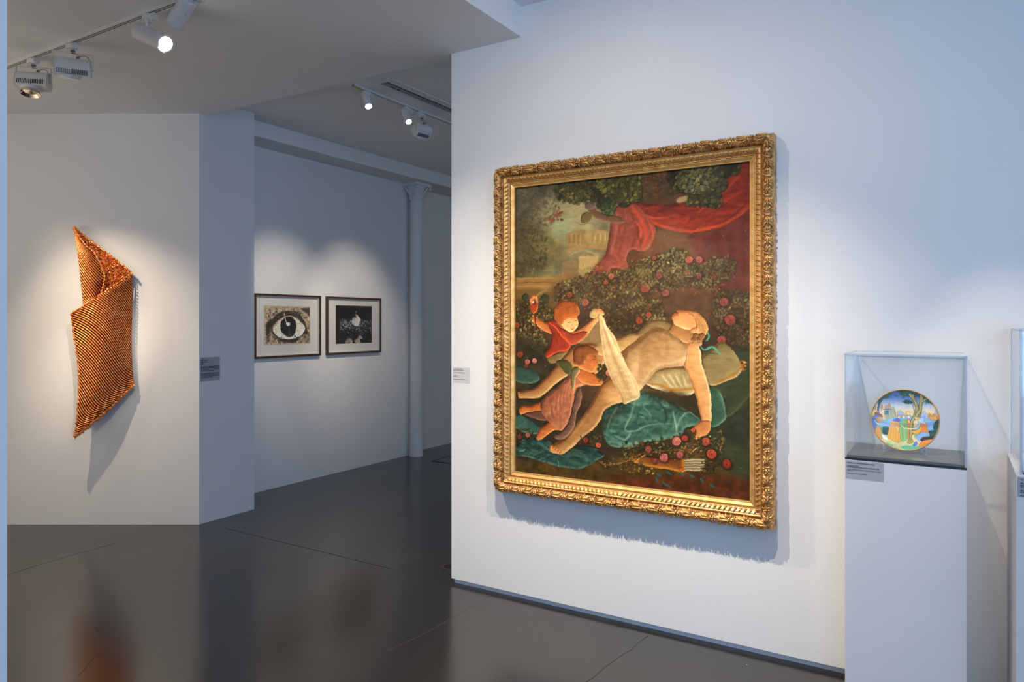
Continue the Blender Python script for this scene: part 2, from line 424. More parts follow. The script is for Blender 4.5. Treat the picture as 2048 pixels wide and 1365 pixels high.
MB().lathe([(.0, .0), (.052, .0), (.052, .003), (.044, .005), (.040, .004), (0, .004)], 28).build('ring', mat('dull_brass', (.14, .10, .06, 1), .4, metal=.7, var=.1), outlet, smooth=False)
MB().lathe([(.0, .004), (.036, .004), (.036, .007), (0, .007)], 28).build('lid', DARK, outlet)

# ================================================================ big gilt frame
FX0, FX1, FZ0, FZ1 = -2.127, -.676, .585, 2.329
FW, FH = FX1 - FX0, FZ1 - FZ0
pic = thing('framed_painting', 'large classical oil painting of a draped sleeper in an ornate carved gilt frame', 'painting', (FX0, YP - .001, FZ0))
def ring(prof, close=True):
    """mitred rectangular moulding from (inset, proud) pairs"""
    m = MB(); vs = []
    for t, p in prof:
        vs += [(t, -p, t), (FW - t, -p, t), (FW - t, -p, FH - t), (t, -p, FH - t)]
    fs = []
    for i in range(len(prof) - 1):
        for k in range(4):
            a, b = i * 4 + k, i * 4 + (k + 1) % 4
            fs.append((a, b, b + 4, a + 4))
    return m.add(vs, fs)
half = [(.021 - .017 * math.cos(PI * i / 10), .062 + .017 * math.sin(PI * i / 10)) for i in range(11)]
ring([(0.0, 0.0), (0.0, .052), (.003, .058)] + half + [(.040, .054), (.046, .046)]).build('outer_moulding', GOLD, pic)
ring([(.046, .046), (.049, .046), (.051, .056), (.055, .060), (.058, .057), (.064, .056), (.072, .050), (.080, .040), (.082, .042), (.0845, .042), (.0845, .030)]).build('inner_moulding', GOLD_FLAT, pic)
ring([(.0845, .030), (.0865, .030), (.0875, .039), (.090, .040), (.103, .033), (.105, .035), (.108, .034), (.109, .016), (.109, .0)]).build('slip', GOLD_FLAT, pic)
MB().box(.002, FW - .002, -.012, -.001, .002, FH - .002).build('backing_board', WALNUT, pic)

def leaf_shape(m, c, dirx, diry, ln, wd, h, curl=.0, n=6):
    """a small carved leaf: ridged blade, s along the moulding, t across, p proud"""
    ax = Vector((dirx, diry)).normalized(); ay = Vector((-ax.y, ax.x)); vs = []
    for i in range(n + 1):
        f = i / n; w = wd * math.sin(PI * min(1, .12 + f * .88)) ** .7 * (1 if i < n else .05)
        hh = h * (math.sin(PI * (.15 + .8 * f)) + curl * f)
        for k, (s_, q) in enumerate(((-1, .1), (-.45, .8), (0, 1.0 if i % 2 else .75), (.45, .8), (1, .1))):
            p = Vector(c) + ax * (f * ln) + ay * (s_ * w)
            vs.append((p.x, p.y, hh * q))
    fs = [(i * 5 + k, i * 5 + k + 1, i * 5 + k + 6, i * 5 + k + 5) for i in range(n) for k in range(4)]
    m.add(vs, fs)
# garland spray, local x along the moulding, y across (towards the outside), z proud
sprays = []
for v in range(3):
    m = MB(); r_ = random.Random(40 + v)
    for s_ in (-1, 1):
        leaf_shape(m, (-.036, s_ * .002), 1, s_ * .42, .040, .0085, .0125, .3)
        leaf_shape(m, (-.016, s_ * .004), 1, s_ * .62, .030, .0075, .0120, .5)
        leaf_shape(m, (-.030, s_ * .008), .6, s_ * 1.0, .016, .0055, .0095, .7)
        leaf_shape(m, (-.004, s_ * .010), .5, s_ * 1.0, .014, .0050, .0090, .8)
    leaf_shape(m, (-.040, 0), 1, .05, .052, .0080, .0165, .2)
    for k in range(5):
        m.ball((.017 + .005 * (k % 3) + r_.uniform(-.002, .002), r_.uniform(-.012, .012), r_.uniform(.006, .012)), .0042, .0042, .0042, n=7, m=4)
    m.ball((.030, -.004, .009), .0050, .0050, .005, n=7, m=4).ball((.031, .006, .008), .0046, .0046, .0046, n=7, m=4)
    for k, (xx, ll) in enumerate(((-.034, .010), (-.020, .014), (-.008, .009), (.006, .013), (.020, .008), (.033, .012))):
        for s_ in (-1, 1):
            leaf_shape(m, (xx + r_.uniform(-.003, .003), s_ * .013), .35, s_ * 1.0, ll * r_.uniform(.7, 1.15), .0042, .0070, .4, n=4)
    # ribbon crossing the garland
    m.tube([(.036, -.017, .000), (.040, -.008, .010), (.043, .004, .0115), (.046, .017, -.001)], .0028, 5)
    for i, p in enumerate(m.v): m.v[i] = (p[0], p[1] * 1.05, p[2] - .9 * abs(p[1]) ** 2 / .02 * .55)
    me = m.mesh('carved_spray'); me.materials.append(GOLD); me.polygons.foreach_set('use_smooth', [True] * len(me.polygons)); sprays.append(me)
m = MB()
leaf_shape(m, (-.010, -.009), .75, 1, .024, .0050, .0085, .6)
leaf_shape(m, (-.002, -.011), .35, 1, .012, .0032, .0050, .3, n=4)
m.ball((.0035, .011, .003), .0026, .0026, .003, n=6, m=4)
leafme = m.mesh('carved_leaf'); leafme.materials.append(GOLD); leafme.polygons.foreach_set('use_smooth', [True] * len(leafme.polygons))
def along(t, p, step, meshes, name, tilt):
    """set copies of a carved mesh round the frame at inset t, proud p"""
    sides = [((t, t), (1, 0), FW - 2 * t, (0, -1)), ((FW - t, t), (0, 1), FH - 2 * t, (1, 0)),
             ((FW - t, FH - t), (-1, 0), FW - 2 * t, (0, 1)), ((t, FH - t), (0, -1), FH - 2 * t, (-1, 0))]
    j = 0
    for (sx, sz), (dx, dz), ln, (ox, oz) in sides:
        k = max(1, round((ln - .01) / step)); st = ln / k
        for i in range(k):
            q = (i + .5) * st; flip = 1 if q < ln / 2 else -1
            X = Vector((dx * flip, 0, dz * flip)); Yv = Vector((ox, 0, oz)); Z = Vector((0, -1, 0))
            Z2 = (Z * math.cos(tilt) + Yv * math.sin(-tilt) * 1).normalized()
            Yv2 = (Yv * math.cos(tilt) + Z * math.sin(tilt)).normalized()
            M = Matrix(((X.x, Yv2.x, Z2.x), (X.y, Yv2.y, Z2.y), (X.z, Yv2.z, Z2.z)))
            o = bpy.data.objects.new(name, meshes[j % len(meshes)]); COL.objects.link(o); o.parent = pic
            jl = random.uniform(.92, 1.1)
            o.matrix_local = Matrix.LocRotScale(Vector((sx + dx * q, -p, sz + dz * q)), None, None) @ (M.to_4x4()) @ Matrix.Diagonal((jl, random.uniform(.92, 1.12), random.uniform(.85, 1.25), 1))
            j += 1
    return j
n1_ = along(.021, .0765, .083, sprays, 'carved_spray', 0)
n2_ = along(.069, .0505, .0225, [leafme], 'carved_leaf', .45)

# ================================================================ colour grids (pictures that are painted or printed flat)
def grid_mesh(name, pos, cols, m, parent, smooth=True):
    """pos (nv,nu,3) and cols (nv,nu,3, display values) -> one mesh with a colour layer"""
    nv, nu = cols.shape[:2]
    me = bpy.data.meshes.new(name)
    me.vertices.add(nv * nu); me.vertices.foreach_set('co', pos.astype(np.float32).ravel())
    i = np.arange(nv * nu).reshape(nv, nu)
    q = np.stack([i[:-1, :-1], i[:-1, 1:], i[1:, 1:], i[1:, :-1]], -1).reshape(-1, 4)
    me.loops.add(q.size); me.loops.foreach_set('vertex_index', q.ravel().astype(np.int32))
    me.polygons.add(len(q)); me.polygons.foreach_set('loop_start', (np.arange(len(q)) * 4).astype(np.int32))
    me.polygons.foreach_set('loop_total', np.full(len(q), 4, np.int32)) if hasattr(bpy.types.MeshPolygon, 'loop_total') and not bpy.types.MeshPolygon.bl_rna.properties['loop_total'].is_readonly else None
    me.update(calc_edges=True)
    c = np.clip(cols, 0, 1); lin = np.where(c <= .04045, c / 12.92, ((c + .055) / 1.055) ** 2.4)
    ca = me.color_attributes.new('paint', 'FLOAT_COLOR', 'POINT')
    ca.data.foreach_set('color', np.concatenate([lin, np.ones((nv, nu, 1))], -1).astype(np.float32).ravel())
    o = link(name, me, m, parent, smooth)
    return o
def paint_mat(name, rough, bump, bscale, coat=0.0, spec=.5, weave=0):
    m = bpy.data.materials.new(name); m.use_nodes = True
    nt = m.node_tree; n = nt.nodes; L = nt.links; b = n['Principled BSDF']
    at_ = n.new('ShaderNodeAttribute'); at_.attribute_name = 'paint'; L.new(at_.outputs['Color'], b.inputs['Base Color'])
    b.inputs['Roughness'].default_value = rough; b.inputs['Coat Weight'].default_value = coat; b.inputs['Coat Roughness'].default_value = .12
    b.inputs['Specular IOR Level'].default_value = spec
    if bump:
        tc = n.new('ShaderNodeTexCoord'); no = n.new('ShaderNodeTexNoise'); no.inputs['Scale'].default_value = bscale; no.inputs['Detail'].default_value = 5
        L.new(tc.outputs['Object'], no.inputs['Vector'])
        bp = n.new('ShaderNodeBump'); bp.inputs['Strength'].default_value = bump; bp.inputs['Distance'].default_value = .001
        L.new(no.outputs['Fac'], bp.inputs['Height']); L.new(bp.outputs[0], b.inputs['Normal'])
    return m
CANVAS = paint_mat('varnished_oil', .5, .45, 110, spec=.16)
PRINT = paint_mat('print_paper', .7, 0, 0)
MAIOLICA = paint_mat('glazed_maiolica', .18, .12, 40, coat=.3)

# ================================================================ woven copper wall piece
BW = 5.324
wv = thing('woven_copper_sculpture', 'tall folded sheet of woven copper wire hanging on the left wall', 'sculpture', wpt(152, 875, BW))
wo = Vector(wv.location)
def curve_px(pts, v):
    """point on a Catmull-Rom curve of picture points"""
    n = len(pts) - 1; f = min(max(v, 0), 1) * n; i = min(int(f), n - 1); t = f - i
    gp = lambda j: 2 * np.array(pts[0], float) - np.array(pts[1], float) if j < 0 else (2 * np.array(pts[n], float) - np.array(pts[n - 1], float) if j > n else np.array(pts[j], float))
    P = [gp(i + k) for k in (-1, 0, 1, 2)]
    return .5 * ((2 * P[1]) + (-P[0] + P[2]) * t + (2 * P[0] - 5 * P[1] + 4 * P[2] - P[3]) * t * t + (-P[0] + 3 * P[1] - 3 * P[2] + P[3]) * t ** 3)
def Wp(px, py, d): return wpt(px, py, BW - d) - wo
class Sheet:
    def __init__(s, Lc, Rc, depth): s.L = Lc; s.R = Rc; s.d = depth
    def p(s, u, v, off=0):
        a = curve_px(s.L, v); b = curve_px(s.R, v); q = a * (1 - u) + b * u
        return Wp(q[0], q[1], s.d(u, v) + off)
front = Sheet([(142, 628, .15), (147, 662, .15), (153, 702, .14), (158, 748, .13), (157, 795, .12), (153, 845, .11), (149, 874, .11)],
              [(264, 548, .05), (265, 590, 0), (264, 635, 0), (263, 680, 0), (264, 720, 0), (266, 750, 0), (268, 771, 0)],
              lambda u, v: .035 + .095 * (1 - u) + .085 * math.sin(PI * u) * (1 - .75 * v))
leftl = Sheet([(147, 455), (151, 480), (157, 520), (161, 560), (165, 600), (168, 622)],
              [(150, 457), (168, 487), (190, 508), (208, 546), (207, 572), (196, 606)],
              lambda u, v: .09 + .03 * math.sin(PI * u) - .03 * u)
inner = Sheet([(149, 455), (160, 476), (180, 500), (205, 540), (204, 585), (198, 606)],
              [(150, 454), (176, 478), (204, 499), (232, 520), (252, 537), (265, 549)],
              lambda u, v: .05 - .015 * u + .02 * math.sin(PI * v))
def sheet_mesh(sh, nu, nv, off, rough, name, m, seed, thick=.003):
    r_ = random.Random(seed); mb = MB(); F_ = []
    for j in range(nv + 1):
        for i in range(nu + 1):
            F_.append(sh.p(i / nu, j / nv, off + r_.uniform(-rough, rough)))
    n = len(F_); cb = CV * thick
    vs = F_ + [p + cb for p in F_]
    W_ = nu + 1; fs = []
    for j in range(nv):
        for i in range(nu):
            a = j * W_ + i; fs.append((a, a + W_, a + W_ + 1, a + 1)); fs.append((n + a, n + a + 1, n + a + W_ + 1, n + a + W_))
    for i in range(nu):
        a = i; fs.append((a, a + 1, n + a + 1, n + a)); a = nv * W_ + i; fs.append((a, n + a, n + a + 1, a + 1))
    for j in range(nv):
        a = j * W_; fs.append((a, n + a, n + a + W_, a + W_)); a += nu; fs.append((a, a + W_, n + a + W_, n + a))
    return mb.add(vs, fs).build(name, m, wv)
sheet_mesh(front, 34, 70, -.011, .0012, 'front_panel', COPPER_DARK, 1)
sheet_mesh(leftl, 16, 34, -.009, .0012, 'upper_leaf', COPPER_DARK, 2)
sheet_mesh(inner, 40, 50, 0, .008, 'inner_face', COPPER, 3)
backs = Sheet([(160, 640), (165, 700), (168, 760), (170, 820), (170, 850)], [(262, 552), (262, 620), (261, 690), (262, 740), (264, 765)], lambda u, v: .015 + .02 * math.sin(PI * u))
sheet_mesh(backs, 10, 20, 0, .002, 'rear_panel', COPPER_DARK, 4)
def ribs(sh, name, slope, step, r0, seed, v0a, bow=0.0):
    r_ = random.Random(seed); m = MB(); v0 = v0a
    while v0 < 1.0:
        pts = []; rr = []
        n = 46
        for i in range(n + 1):
            u = i / n; v = v0 + slope * u * (1 + .35 * max(0, v0)) + bow * math.sin(PI * u)
            if v < 0 or v > 1:
                if len(pts) > 1: break
                continue
            pts.append(sh.p(u, v, .001 + r_.uniform(-.0010, .0010)))
            rr.append(r0 * (1 + .28 * math.sin(i * 2.4 + v0 * 40) + r_.uniform(-.15, .15)))
        if len(pts) > 2: m.tube(pts, rr, 5)
        v0 += step
    o = m.build(name, COPPER, wv, smooth=True); o['kind'] = 'stuff'; return o
ribs(front, 'wire_ribs', .78, .0245, .0039, 5, -.78, -.05)
ribs(leftl, 'wire_ribs', .42, .040, .0042, 6, -.42, .0)
def rope(pts, r, seed, name='edge_cord', n=70, d=None, barb=0):
    r_ = random.Random(seed); P = []; rr = []
    for i in range(n + 1):
        q = curve_px([p[:2] for p in pts], i / n); dd = pts[0][2] + (pts[-1][2] - pts[0][2]) * i / n
        P.append(Wp(q[0] + r_.uniform(-.9, .9), q[1] + r_.uniform(-.9, .9), dd + r_.uniform(-.003, .003)))
        rr.append(r * (1 + .5 * math.sin(i * 2.1) + r_.uniform(-.25, .25)))
    m = MB().tube(P, rr, 6)
    if barb:   # wire ends that stand out past the edge
        for p in P:
            for q_ in range(2):
                a = r_.uniform(-.5, .5); l = barb * r_.uniform(.5, 1.2); dv = (RV * math.sin(a + .5) - UV * math.cos(a + .5)) * l * (1 if barb > 0 else 1)
                p2 = p + (P[-1] - P[0]) * r_.uniform(-.006, .006); m.tube([p2, p2 + dv * .6, p2 + dv], [.0034, .0026, .0008], 4)
    return m.build(name, COPPER, wv, smooth=True)
fd = lambda u, v: front.d(u, v)
rope([(142, 628, fd(0, 0)), (170, 611, 0), (202, 590, 0), (234, 569, 0), (264, 548, fd(1, 0))], .0085, 10, n=60)
rope([(142, 628, fd(0, 0)), (147, 662, 0), (153, 702, 0), (158, 748, 0), (157, 795, 0), (153, 845, 0), (149, 875, fd(0, 1))], .0060, 11, n=90)
rope([(149, 875, fd(0, 1)), (182, 849, 0), (212, 823, 0), (242, 795, 0), (268, 771, fd(1, 1))], .0100, 12, n=60, barb=.017)
rope([(150, 454, .05), (176, 478, 0), (204, 499, 0), (232, 520, 0), (252, 537, 0), (265, 549, .05)], .0065, 13, n=70, barb=-.015)
rope([(147, 455, .11), (168, 487, 0), (190, 508, 0), (208, 546, 0), (207, 572, 0), (196, 606, .07)], .0065, 14, n=70)
# loose wire loops of the inner face
m = MB(); r_ = random.Random(21)
for k in range(520):
    u, v = r_.random(), r_.random() ** .8
    p = inner.p(u, v, r_.uniform(-.004, .016)); a = r_.uniform(-.5, .9); l = r_.uniform(.006, .020)
    dv = (RV * math.cos(a) - UV * math.sin(a)) * l
    m.tube([p - dv * .5, p + CV * -.004, p + dv * .5 + UV * r_.uniform(-.004, .004)], r_.uniform(.0016, .0030), 4)
o = m.build('wire_loops', COPPER, wv); o['kind'] = 'stuff'

# ================================================================ labels
FILM = clear_mat('grey_label_film', tint=(.90, .91, .92, 1), base=.30, refl=.3, haze=(.66, .68, .70, 1))
INK = mat('label_ink', (.03, .035, .045, 1), .6, var=.05)
def dashes(lines, w, seed, lh, x0, ztop, parent, flip=1, depth=.0011, M=None, th=.45):
    """rows of word-long ink marks: lettering too small to read.  lines: (row, fill 0..1)"""
    r_ = random.Random(seed); m = MB()
    for row, fill in lines:
        x = x0; z = ztop - row * lh
        while x < x0 + w * fill - .001:
            ww = min(r_.uniform(.004, .013), x0 + w * fill - x)
            m.box(x, x + ww, -depth, -.0004, z - lh * th, z, M); x += ww + .0022
    return m
lab = thing('wall_label', 'small pale caption label on the wall just left of the gilt frame', 'label', (-2.452, YP - .0005, 1.150))
MB().box(0, .118, -.0006, 0, 0, .09).build('film', clear_mat('pale_label_film', tint=(.95, .95, .95, 1), base=.10, refl=.15, haze=(.78, .78, .78, 1)), lab)
dashes([(0, .58), (1, .66), (3, .72), (5, .22), (6, .22), (8.2, .68)], .112, 3, .0072, .003, .083, lab).build('lettering', CABLE, lab)
lab = thing('wall_label', 'grey text panel with two paragraphs on the side of the pier by the copper piece', 'label', (-4.7588, 3.336, 1.055))
M90 = Matrix.Rotation(PI / 2 + .0318, 4, 'Z')
MB().box(0, .17, -.0006, 0, 0, .18, M90).build('film', FILM, lab)
dashes([(0, .34), (1.3, .34), (2.6, .16)] + [(5 + i, 1) for i in range(3)] + [(8, .72)] + [(10 + i, 1) for i in range(3)] + [(13, .62)], .158, 4, .0098, .006, .160, lab, M=M90, th=.5).build('lettering', INK, lab)

# ================================================================ plinths and acrylic cases
def text_mesh(s, size, bold=False):
    c = bpy.data.curves.new('t', 'FONT'); c.body = s; c.size = size; c.extrude = .0002
    if bold: c.offset = size * .018
    o = bpy.data.objects.new('t', c); COL.objects.link(o)
    bpy.context.view_layer.update()
    me = bpy.data.meshes.new_from_object(o.evaluated_get(bpy.context.evaluated_depsgraph_get()))
    bpy.data.objects.remove(o); bpy.data.curves.remove(c)
    return me
PX0, PX1, PY0, PY1 = -.357, .035, 3.0, 3.335
pl = thing('plinth', 'tall white plinth with black slab top under the painted dish', 'plinth', (PX0, PY0, 0))
PW, PD = PX1 - PX0, PY1 - PY0
MB().box(0, PW, 0, PD, 0, .977).build('body', PLINTH, pl, bevel=.0012)
MB().box(0, PW, -.001, PD, .9772, .9848).build('lower_slab', BLACK, pl, bevel=.0008)
MB().box(.006, PW - .006, .006, PD - .006, .985, .9942).build('upper_slab', DECK, pl, bevel=.0008)
lab = thing('caption_label', 'grey caption sticker on the top left corner of the nearer plinth front under the dish', 'label', (PX0 + .002, PY0 - .0004, .905))
MB().box(0, .130, -.0006, 0, 0, .069).build('film', FILM, lab)
rows = [('ATELIER DE GUIDO DURANTINO DIT IL PESARO', .061, .0048, 1, .094), ("La Naissance d'Adonis", .0505, .0055, 1, .040), ("D'apr\u00e8s Bernardino, Romagna, Ovide Dolce, vers 1540", .0455, .0055, 1, .108),
        ('Coupe sur pi\u00e9douche en fa\u00efence \u00e0 d\u00e9cor polychrome a istoriato', .0365, .0048, 0, .114), ('\u00d8 26,5 cm', .0310, .0048, 0, .020), ('Collection particuli\u00e8re / Galerie (MTL)', .0215, .0048, 0, .066)]
for s, z, size, bold, ww in rows:
    me = text_mesh(s, size, bold); xs = [v.co.x for v in me.vertices]; k = ww / max(.001, max(xs))
    me.transform(Matrix.Diagonal((k, 1, 1, 1)))
    link('lettering', me, INK, lab, loc=(.006, -.0009, z - .002), rot=(PI / 2, 0, 0))

def case(label, x0, x1, y0, y1, z0, z1, t=.005):
    c = thing('display_case', label, 'display case', (x0, y0, z0)); w, d, h = x1 - x0, y1 - y0, z1 - z0
    MB().box(0, w, 0, t, 0, h - t).build('front_pane', ACRYLIC, c)
    MB().box(0, w, d - t, d, 0, h - t).build('back_pane', ACRYLIC, c)
    MB().box(0, t, t, d - t, 0, h - t).build('side_pane', ACRYLIC, c)
    MB().box(w - t, w, t, d - t, 0, h - t).build('side_pane', ACRYLIC, c)
    MB().box(0, w, 0, d, h - t, h).build('top_pane', ACRYLIC, c)
    e = .0016; m = MB()
    for (xa, ya) in ((0, 0), (w, 0), (0, d), (w, d)):
        m.box(xa - (e if xa == 0 else t), xa + (t if xa == 0 else e), ya - (e if ya == 0 else t), ya + (t if ya == 0 else e), 0, h)
    for ya in (0, d): m.box(-e, w + e, ya - (e if ya == 0 else t), ya + (t if ya == 0 else e), h - t, h + e)
    for xa in (0, w): m.box(xa - (e if xa == 0 else t), xa + (t if xa == 0 else e), 0, d, h - t, h + e)
    m.build('edge', ACRYLIC_EDGE, c)
    return c
case('clear acrylic case over the painted dish on the plinth with the black slab top', PX0 + .0005, PX1 - .0005, PY0 + .0005, PY1 - .001, .9850, 1.378)
p2x, p2y = .17, 2.862
pl2 = thing('plinth', 'white plinth cut off by the right border, no dish on it', 'plinth', (p2x, p2y, 0))
MB().box(0, .47, 0, .47, 0, 1.0).build('body', PLINTH, pl2, bevel=.0015)
MB().box(.020, .45, .02, .45, 1.0001, 1.006).build('tray', BLACK, pl2)
MB().box(.022, .448, .022, .448, 1.0062, 1.008).build('tray_lining', PLINTH, pl2)
case('taller clear acrylic case cut off by the right border on the farther right plinth', p2x + .012, p2x + .458, p2y + .012, p2y + .458, 1.0001, 1.474)
lab = thing('caption_label', 'grey caption sticker on the front of the plinth at the right border', 'label', (p2x + .003, p2y - .0004, .930))
MB().box(0, .130, -.0006, 0, 0, .065).build('film', FILM, lab)
dashes([(0, .7), (2, .6), (3, .9), (4, .5), (6, .8), (7, .4), (9, .6)], .115, 9, .0058, .008, .058, lab).build('lettering', INK, lab)

# ================================================================ framed prints
def print_frame(name, label, y0, y1, z0, z1, py0, py1, pz0, pz1, edge):
    t = thing(name, label, 'picture', (-5.226, y0, z0), group=None); w, h = y1 - y0, z1 - z0
    fw, dp = .018, .032
    # mitred walnut bars: each a part
    def bar(pts):
        m = MB(); vs = []
        for (yy, zz) in pts: vs.append((0.0005, yy, zz))
        for (yy, zz) in pts: vs.append((dp, yy, zz))
        return m.add(vs, [(3, 2, 1, 0), (4, 5, 6, 7), (0, 1, 5, 4), (1, 2, 6, 5), (2, 3, 7, 6), (3, 0, 4, 7)])
    for pts in (((0, 0), (w, 0), (w - fw, fw), (fw, fw)), ((w, 0), (w, h), (w - fw, h - fw), (w - fw, fw)),
                ((w, h), (0, h), (fw, h - fw), (w - fw, h - fw)), ((0, h), (0, 0), (fw, fw), (fw, h - fw))):
        bar(pts).build('frame_bar', WALNUT, t)
    MB().box(.001, .008, fw, w - fw, fw, h - fw).build('mount_board', mat('mount_board', (.74, .72, .67, 1), .8, bump=.03, bscale=300, var=.01), t)
    e = .008
    MB().box(.008, .022, fw, fw + e, fw, h - fw).box(.008, .022, w - fw - e, w - fw, fw, h - fw).box(.008, .022, fw + e, w - fw - e, fw, fw + e).box(.008, .022, fw + e, w - fw - e, h - fw - e, h - fw).build('spacer', mat('spacer_white', (.66, .64, .60, 1), .7, var=.01), t)
    MB().box(.0225, .0245, fw, w - fw, fw, h - fw).build('glazing', GLASS, t)
    if edge > 0:
        MB().box(.0082, .0088, py0 - y0 - edge, py1 - y0 + edge, pz0 - z0 - edge, pz1 - z0 + edge).build('paper', mat('aged_paper', (.60, .50, .38, 1), .8, var=.05, vscale=14), t)
    return t
pf1 = print_frame('framed_print', 'walnut framed black and white print of a huge staring eye', 4.172, 4.943, 1.176, 1.749, 4.297, 4.820, 1.300, 1.637, .008)
pf2 = print_frame('framed_print', 'walnut framed dark print of a pale figure above glittering foliage', 5.028, 5.799, 1.178, 1.748, 5.158, 5.674, 1.281, 1.663, .002)

# ================================================================ tracks and lamps
def track(name, label, x0, x1, y, z, axis='X', w=.036, h=.014):
    t = thing(name, label, 'lighting track', (x0, y, z) if axis == 'X' else (x0, y, z)); ln = x1
    M = None if axis == 'X' else Matrix.Rotation(PI / 2, 4, 'Z')
    MB().box(0, ln, -w / 2, -w / 2 + .009, -h, 0, M).box(0, ln, w / 2 - .009, w / 2, -h, 0, M).box(0, ln, -.0025, .0025, -h, 0, M).box(0, ln, -w / 2 + .009, w / 2 - .009, -.003, 0, M).build('rail', WHITE_METAL, t)
    MB().box(0.001, ln - .001, -w / 2 + .009, -.0025, -h + .001, -.003, M).box(.001, ln - .001, .0025, w / 2 - .009, -h + .001, -.003, M).build('conductor_slot', DARK, t)
    return t
track('lighting_track', 'white lighting track on the lower ceiling of the front room, top left', -6.4, 4.35, 2.10, ZL)
tk = track('lighting_track', 'lighting track on the far room ceiling above the two prints', -3.60, 4.6, 3.725, ZF, 'Y')
MB().box(-.016, .016, .0, .075, -.0148, -.0140).build('end_tape', GOLDGLOW, tk)
# linear air slot
dfz = ZF
ds = thing('ceiling_air_slot', 'long narrow metal air slot in the far room ceiling beside the track', 'air vent', (-3.44, 3.80, dfz))
MB().box(0, .012, 0, 4.6, -.006, 0).box(.146, .152, 0, 4.6, -.006, 0).box(0, .152, -.008, 0, -.006, 0).build('flange', WALL, ds)
MB().box(.012, .075, .02, 4.6, -.0012, -.0002).build('slot_throat', DARK, ds)
for xx in (.018, .036, .054):
    MB().box(xx, xx + .010, .02, 4.6, -.005, -.0013).build('blade', STEEL, ds)
MB().box(.136, .1415, .0, 1.1, -.0012, -.0002).build('shadow_gap', DARK, ds)
for yy in (.10, .16, .98, 1.02): MB().box(.030, .044, yy, yy + .03, -.0065, -.005).build('clip', DARK, ds)

LENS_ON = mat('lit_lens', (1, 1, 1, 1), .2, emit=(1, .93, .82, 1), estr=40)
LENS_DIM = mat('dim_glow_lens', (.9, .9, .9, 1), .25, emit=(.9, .95, 1, 1), estr=.35)  # frosted lens given a faint glow, on the unlit far flood too
def adapter(parent, M=None, s=1.0):
    """grip box, turning knob and collar hung under the track; local x along the track"""
    MB().box(-.050 * s, .005 * s, -.016 * s, .016 * s, -.040 * s, -.0145 * s, M).box(-.040 * s, .0, -.012 * s, .012 * s, -.056 * s, -.040 * s, M).build('adapter', WHITE_METAL, parent, bevel=.003)
    K = Matrix.Translation((.020 * s, 0, -.034 * s)) @ Matrix.Rotation(PI / 2, 4, 'Y')
    if M is not None: K = M @ K
    kb = MB().lathe([(0, -.014), (.017, -.014), (.017, -.002), (.014, 0), (.017, .002), (.017, .014), (0, .014)], 18, K)
    for q in range(8):
        a = q * PI / 4; kb.box(.0155 * s, .0190 * s, -.0025, .0025, -.012, .012, K @ Matrix.Rotation(a, 4, 'Z'))
    kb.build('adapter_knob', WHITE_METAL, parent)
def cylinder_spot(label, tp, stem_top, back, frontp, r, lens, rot=0, name='cylinder_spotlight', group=None):
    t = thing(name, label, 'spotlight', tp, group=group); o = Vector(tp)
    adapter(t, Matrix.Rotation(rot, 4, 'Z'))
    B = back - o; F_ = frontp - o; ax = (F_ - B); ln = ax.length; q = ax.to_track_quat('Z', 'Y').to_matrix().to_4x4()
    M = Matrix.Translation(B) @ q
    st = stem_top - o; mid = B + ax * .35
    MB().lathe([(0, -.002), (.013, -.002), (.013, -.012), (.009, -.016), (0, -.016)], 16, Matrix.Translation((st.x, st.y, st.z))).tube([st + Vector((0, 0, -.014)), Vector((st.x, st.y, mid.z + r * .6))], .0068, 12).build('stem', WHITE_METAL, t, smooth=False)
    MB().lathe([(0, 0), (r * .88, 0), (r * .98, .004), (r, .012), (r, ln * .70), (r * .985, ln * .70 + .001), (r * .985, ln * .70 + .004), (r, ln * .70 + .005), (r, ln - .004), (r * .98, ln), (r * .88, ln), (r * .84, ln - .012), (0, ln - .012)], 40, M).build('body', WHITE_METAL, t, smooth=False)
    MB().lathe([(r * .68, ln - .0055), (r * .78, ln - .004), (r * .86, ln - .001)] + [(r * .86, ln - .001), (r * 1.03, ln - .001), (r * 1.05, ln + .003), (r * 1.03, ln + .006), (r * .86, ln + .006), (r * .86, ln - .001)], 40, M).build('bezel', WHITE_METAL, t)
    MB().lathe([(0, ln - .002), (r * .4, ln - .0015), (r * .68, ln - .003), (r * .68, ln - .006), (0, ln - .006)], 40, M).build('lens', lens, t)
    for q_ in range(3):
        a = q_ * 2 * PI / 3 + .6; c = M @ Vector((r * math.cos(a), r * math.sin(a), ln * .45))
        MB().ball(c, .0022, .0022, .0022, n=6, m=4).build('screw', KNOB, t)
    return t
b1 = 3.56
tp = on(303, 22, 2, ZL - .0001); tp.y = 2.10
cylinder_spot('white cylinder spotlight with a glaring lit lens on the front track', tp, wpt(293, 27, b1), wpt(277, 63, b1 + .05), wpt(330, 87, b1 - .05), .041, LENS_ON)
tp = on(381, -22, 2, ZL - .0001); tp.y = 2.10
cylinder_spot('bluish white cylinder spotlight cut by the top border aimed at the copper piece', tp, wpt(383, -12, 3.38), wpt(379, -2, 3.36), wpt(350, 46, 3.42), .039, LENS_DIM)
bk = 5.03
tp = Vector((-3.60, on(735, 178, 2, ZF).y + .03, ZF))
cylinder_spot('small white lit spotlight by the taped end of the far track', tp, tp + Vector((0, 0, -.045)), wpt(730, 186, bk + .06), wpt(737, 212, bk), .027, LENS_ON, rot=PI / 2)
tp = Vector((-3.60, on(813, 210, 2, ZF).y + .03, ZF))
cylinder_spot('small white lit spotlight further along the far track', tp, tp + Vector((0, 0, -.045)), wpt(809, 219, 5.55), wpt(817, 243, 5.49), .027, LENS_ON, rot=PI / 2)

